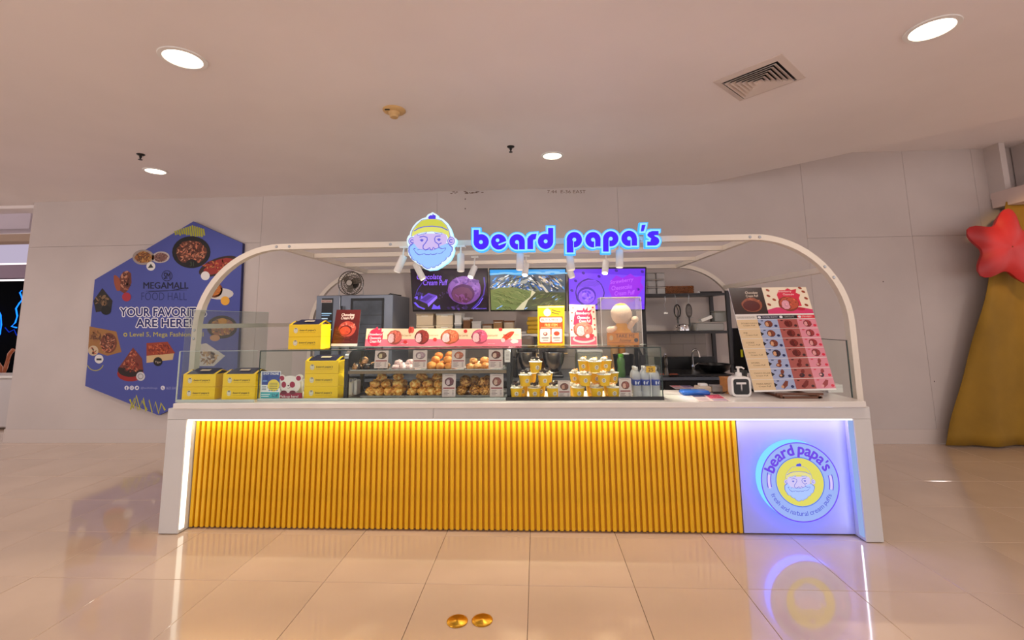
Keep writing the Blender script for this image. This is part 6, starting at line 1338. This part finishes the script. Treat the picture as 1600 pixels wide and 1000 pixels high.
# sink side
x0 = at(1036, 570, 5.3).x; x1 = at(1122, 570, 5.3).x; t = thing('sink_unit', 'black sink splash panel and basin under the metal rack', 'sink', ((x0+x1)/2, 5.4, ZR)); z1_ = at(1080, 558, 5.6).z
MB().box(x0, x1+.1, 5.66, 5.68, ZR+.001, z1_).build('splash_panel', BLACK, t); MB().box(x0, x1+.05, 5.06, 5.6, ZR+.001, ZR+.02, b=.004).build('basin_rim', DARK, t); MB().box(x0+.05, x1, 5.1, 5.5, ZR+.0205, ZR+.022).build('basin', BLACK, t)
xt = at(1088, 570, 5.5).x; tp = thing('gooseneck_tap', 'chrome gooseneck tap rising behind the black pan', 'tap', (xt, 5.62, ZR+.021)); b = MB(); b.smooth = True; zq = at(1090, 546, 5.6).z
b.tube([(xt, 5.62, ZR+.022), (xt, 5.62, zq-.05)]+[(xt+.035*(1-math.cos(a)), 5.62-.02*a/3.1, zq-.05+.05*math.sin(a)) for a in (.4, .8, 1.2, 1.57, 2, 2.4, 2.8)]+[(xt+.075, 5.59, zq-.09)], .011, 10); b.build('spout', CHROME, tp); MB().lathe([(.02, 0), (.022, .03), (.016, .05)], (xt, 5.62, ZR+.022), 14).build('tap_base', CHROME, tp); MB().bar((xt, 5.6, ZR+.06), (xt+.06, 5.58, ZR+.1), .01, .01).build('lever', CHROME, tp)
xp = at(1117, 580, 5.3).x; t = thing('black_pan', 'shallow black pan with handle resting on the sink rim', 'pan', (xp, 5.3, ZR+.0225)); b = MB(); b.smooth = True; b.lathe([(.1, .001), (.15, .03), (.17, .085), (.178, .087), (.166, .082), (.145, .035), (.09, .01)], (xp, 5.3, ZR+.0225), 28); b.build('pan_body', BLACK, t); MB().bar((xp+.16, 5.3, ZR+.1), (xp+.34, 5.26, ZR+.13), .022, .012).build('handle', BLACK, t)
x = at(1038, 570, 5.06).x; t = thing('pepper_mill', 'dark turned pepper mill at the left of the sink', 'mill', (x, 5.06, ZR)); b = MB(); b.smooth = True; b.lathe([(.028, .001), (.024, .05), (.018, .09), (.026, .13), (.02, .16), (.024, .19), (.012, .205)], (x+.01, 5.04, ZR+.02), 16); b.build('mill_body', mat('dark_chrome', (90, 84, 80), .2, metal=.9), t); b = MB(); b.smooth = True; b.blob((x+.01, 5.04, ZR+.235), .012, (1, 1, 1), 0, 1, 2); b.build('knob', CHROME, t)
x = at(1054, 593, 4.9).x; o = MB().box(x-.1, x+.08, 5.03, 5.1, ZR+.022, ZR+.034, b=.004).build('chopping_board', mat('red_wood', (120, 62, 44), .5)); tag(o, 'small reddish wooden board lying at the front left of the sink', 'board')
# rack
def rack():
    Ya, Yb_ = 5.42, 5.92; x0 = at(1004, 460, Ya).x; x1 = at(1136, 460, Ya).x
    z_t = at(1080, 459, Ya).z; z_m = at(1080, 518, Ya).z; t = thing('metal_rack', 'dark metal rack with two shelves right of the screens', 'rack', ((x0+x1)/2, Ya, ZR))
    for x, y in ((x1, Ya), (x1, Yb_), (x0, Ya+.0), (x0, Yb_)): 
        MB().box(x-.02, x+.02, y-.02, y+.02, ZR+.001, z_t+.03).build('post', DARK, t)
    for z, nm in ((z_t, 'upper'), (z_m, 'lower')):
        MB().box(x0+.021, x1-.021, Ya, Yb_, z-.018, z).build('shelf', DARK, t); MB().box(x0+.021, x1-.021, Ya-.012, Ya-.001, z-.024, z+.006).build('shelf_lip', DARK, t)
    m_ = MB(); m_.bar((x1-.2, Ya+.1, z_t+.02), (x1-.2+.17, Ya+.1, z_t+.02), .02, .03)
    o = MB(); o.smooth = True; xx = at(1093, 450, Ya+.08).x; o.lathe([(.014, 0), (.014, .25)], (xx, Ya+.08, z_t+.016), 10, 'X'); o = o.build('rolling_pin', DARK); tag(o, 'dark rod lying on the rack top shelf right of the wicker basket', 'rod')
    b = MB(); b.smooth = True; b.blob((xx-.012, Ya+.08, z_t+.017), .015, (1, 1, 1), 0, 1, 2); o = b.build('round_stopper', WHITEP); tag(o, 'small white round stopper at the left end of the dark rod', 'stopper')
    k = 0
    for r_ in range(3):
        for i in range(2):
            xq = at(1017.5+i*14.5, 440, Ya+.06).x; zq = z_t+.001+r_*.088; s__ = .047
            t2 = thing('plastic_tub', 'clear plastic tub, %s row, %s column, on the rack top shelf' % (('bottom', 'middle', 'top')[r_], ('left', 'right')[i]), 'tub', (xq, Ya+.1, zq), 'clear tubs stacked on the rack')
            MB().box(xq-s__, xq+s__, Ya+.04, Ya+.14, zq, zq+.074, b=.008).build('tub_body', glass('tub_plastic', (206, 200, 196), .8, .4), t2); MB().box(xq-s__-.003, xq+s__+.003, Ya+.037, Ya+.143, zq+.0745, zq+.084, b=.003).build('lid', mat('tub_lid', (176, 168, 164), .3), t2)
    # wicker basket
    xa_, xb_ = at(1040, 450, Ya+.05).x, at(1083, 450, Ya+.05).x; hh = .1; WK = mat('wicker', (122, 74, 42), .6, noise=.25, nscale=40); t2 = thing('wicker_basket', 'brown woven wicker basket on the rack top shelf', 'basket', ((xa_+xb_)/2, Ya+.15, z_t+.001))
    for r_ in range(7):
        m_ = MB(); zz = z_t+.008+r_*.0135; pts = []
        for q in range(24): pts.append((xa_+(xb_-xa_)*q/23, Ya+.04+(.004 if (q+r_) % 2 else -.004), zz))
        for q in range(1, 12): pts.append((xb_+(.004 if (q+r_) % 2 else -.004), Ya+.04+.2*q/12, zz))
        for q in range(23, -1, -1): pts.append((xa_+(xb_-xa_)*q/23, Ya+.24+(.004 if (q+r_) % 2 else -.004), zz))
        for q in range(11, 0, -1): pts.append((xa_+(.004 if (q+r_) % 2 else -.004), Ya+.04+.2*q/12, zz))
        m_.tube(pts, .0066, 5, closed=True); m_.build('woven_strand', WK, t2)
    MB().box(xa_+.004, xb_-.004, Ya+.046, Ya+.234, z_t+.002, z_t+.01).build('basket_base', WK, t2)
    m_ = MB(); 
    for q in range(23): m_.tube([(xa_+(xb_-xa_)*(q+.5)/23, Ya+.04, z_t+.004), (xa_+(xb_-xa_)*(q+.5)/23, Ya+.04, z_t+.096)], .003, 4)
    m_.build('stakes', WK, t2)
    # hanging whisks
    def hang(px, py0, py1, label, kind):
        Yh = Ya-.028; x = at(px, 480, Yh).x; za, zb_ = at(px, py0, Yh).z, at(px, py1, Yh).z; zt_ = z_t-.024
        t3 = thing(kind, label, 'whisk' if 'whisk' in kind else 'utensil', (x, Yh, zb_)); return t3, x, Yh, za, zb_, zt_
    t3, x, y, za, zb_, zt_ = hang(1058, 476, 496, 'black paddle beater hanging from the rack, left of the wire whisk', 'paddle_beater')
    h2 = (za-zb_)/2; m_ = MB(); m_.tube([(x+.034*math.sin(a*.3927), y, (za+zb_)/2-h2*math.cos(a*.3927)) for a in range(16)], .008, 6, closed=True); m_.build('paddle', BLACK, t3); MB().tube([(x-.012, y, za), (x+.01, y, (za+zb_)/2), (x, y, zb_)], .005, 6).build('inner_bar', BLACK, t3)
    MB().tube([(x, y, zb_), (x, y, zb_-.07)], .008, 8).build('shaft', BLACK, t3); MB().tube([(x, y, za), (x-.015, y, zt_), (x-.015, y+.03, zt_+.03)], .003, 5).build('hook', STEEL, t3); MB().box(x-.02, x+.02, y-.006, y+.006, zb_-.02, zb_-.012).build('collar', BLACK, t3)
    t3, x, y, za, zb_, zt_ = hang(1076, 475, 496, 'balloon whisk hanging from the rack, right of the black paddle beater', 'balloon_whisk')
    for k in range(6):
        a = k*math.pi/6; m_ = MB(); m_.tube([(x+.036*math.sin(b_*.3927)*math.cos(a), y+.036*math.sin(b_*.3927)*math.sin(a)*.5, (za+zb_)/2-h2*1.1*math.cos(b_*.3927)) for b_ in range(16)], .0028, 5, closed=True); m_.build('wire_loop', WR2, t3)
    MB().tube([(x, y, zb_), (x, y, zb_-.1)], .009, 8).build('grip', BLACK, t3); MB().tube([(x, y, za), (x+.01, y, zt_), (x+.01, y+.03, zt_+.03)], .003, 5).build('hook', STEEL, t3); MB().tube([(x-.045, y, zb_+.0), (x, y, zb_-.012), (x+.045, y, zb_+.004)], .003, 5).build('guard_wire', STEEL, t3)
    t3, x, y, za, zb_, zt_ = hang(1040, 472, 488, 'thin wire utensil with white end hanging left of the paddle beater', 'wire_utensil')
    MB().tube([(x, y, zt_), (x, y, za), (x-.02, y, (za+zb_)/2+.02), (x, y, zb_+.02), (x, y, zb_)], .0025, 5).build('wire', STEEL, t3); MB().box(x-.022, x+.022, y-.008, y+.008, zb_-.02, zb_, b=.004).build('white_end', WHITEP, t3)
    # things on lower shelf
    xk = at(1067, 500, Ya+.1).x; t4 = thing('steel_kettle', 'small shiny steel pot on the rack lower shelf', 'pot', (xk, Ya+.1, z_m+.001)); b = MB(); b.smooth = True; b.lathe([(.07, .0), (.078, .01), (.076, .05), (.066, .078), (.05, .086)], (xk, Ya+.1, z_m+.001), 22); b.build('pot_body', CHROME, t4); MB().tube([(xk-.07, Ya+.1, z_m+.04), (xk-.095, Ya+.1, z_m+.06), (xk-.07, Ya+.1, z_m+.075)], .005, 6).build('handle', CHROME, t4)
    xa_, xb_ = at(1087, 510, Ya+.05).x, at(1131, 510, Ya+.05).x; t4 = thing('storage_box', 'wide translucent storage box on the rack lower shelf', 'storage box', ((xa_+xb_)/2, Ya+.15, z_m+.001)); HZ = glass('milky_plastic', (206, 206, 196), .8, .4)
    MB().box(xa_, xb_, Ya+.03, Ya+.26, z_m+.001, z_m+.095, b=.012).build('box_body', HZ, t4); MB().box(xa_-.004, xb_+.004, Ya+.026, Ya+.264, z_m+.0955, z_m+.105, b=.003).build('lid', mat('tub_lid', (176, 168, 164), .3), t4); MB().box(xa_+.05, xb_-.04, Ya+.06, Ya+.2, z_m+.012, z_m+.06, b=.01).build('contents', mat('pale_green', (150, 160, 140), .6), t4)
    xa_ = at(1116, 490, Ya+.08).x; t4 = thing('square_jar', 'square green-grey plastic jar on the wide storage box', 'jar', (xa_+.07, Ya+.12, z_m+.106)); MB().box(xa_, xa_+.13, Ya+.06, Ya+.19, z_m+.106, z_m+.22, b=.01).build('jar_body', glass('jar_green', (176, 186, 168), .8, .35), t4); MB().box(xa_-.003, xa_+.133, Ya+.057, Ya+.193, z_m+.2205, z_m+.232, b=.003).build('lid', mat('jar_lid', (140, 140, 130), .4), t4)
    xa_ = at(1103, 495, Ya+.08).x; M_ = Matrix.Translation((xa_, Ya+.1, z_m+.142)) @ Matrix.Rotation(-.35, 4, 'Y'); o = MB().box(-.065, .065, -.05, .05, -.014, .02, M_).build('paper_box', WHITEP); tag(o, 'tilted white paper box leaning on the wide storage box', 'box')
WR2 = mat('whisk_wire', (90, 84, 80), .3, metal=.8)
rack()

# brass floor plates
for px, lb in ((714.5, 'round brass floor plate, left one of the two in the foreground tile'), (753.5, 'round brass floor plate, right one of the two in the foreground tile')):
    p = at(px, 971 if px < 730 else 969.5, z=0); t = thing('brass_floor_plate', lb, 'floor plate', (p.x, p.y, 0), 'brass floor plates')
    b = MB(); b.smooth = True; b.lathe([(.053, .0005), (.053, .003), (.049, .0055), (.045, .006)], (p.x, p.y, 0), 40); b.build('plate_rim', BRASS, t)
    b = MB(); b.smooth = True; b.lathe([(.0445, .0055), (.043, .0066), (.012, .0062), (.01, .0072)], (p.x, p.y, 0), 40); b.build('plate_cover', BRASS, t)
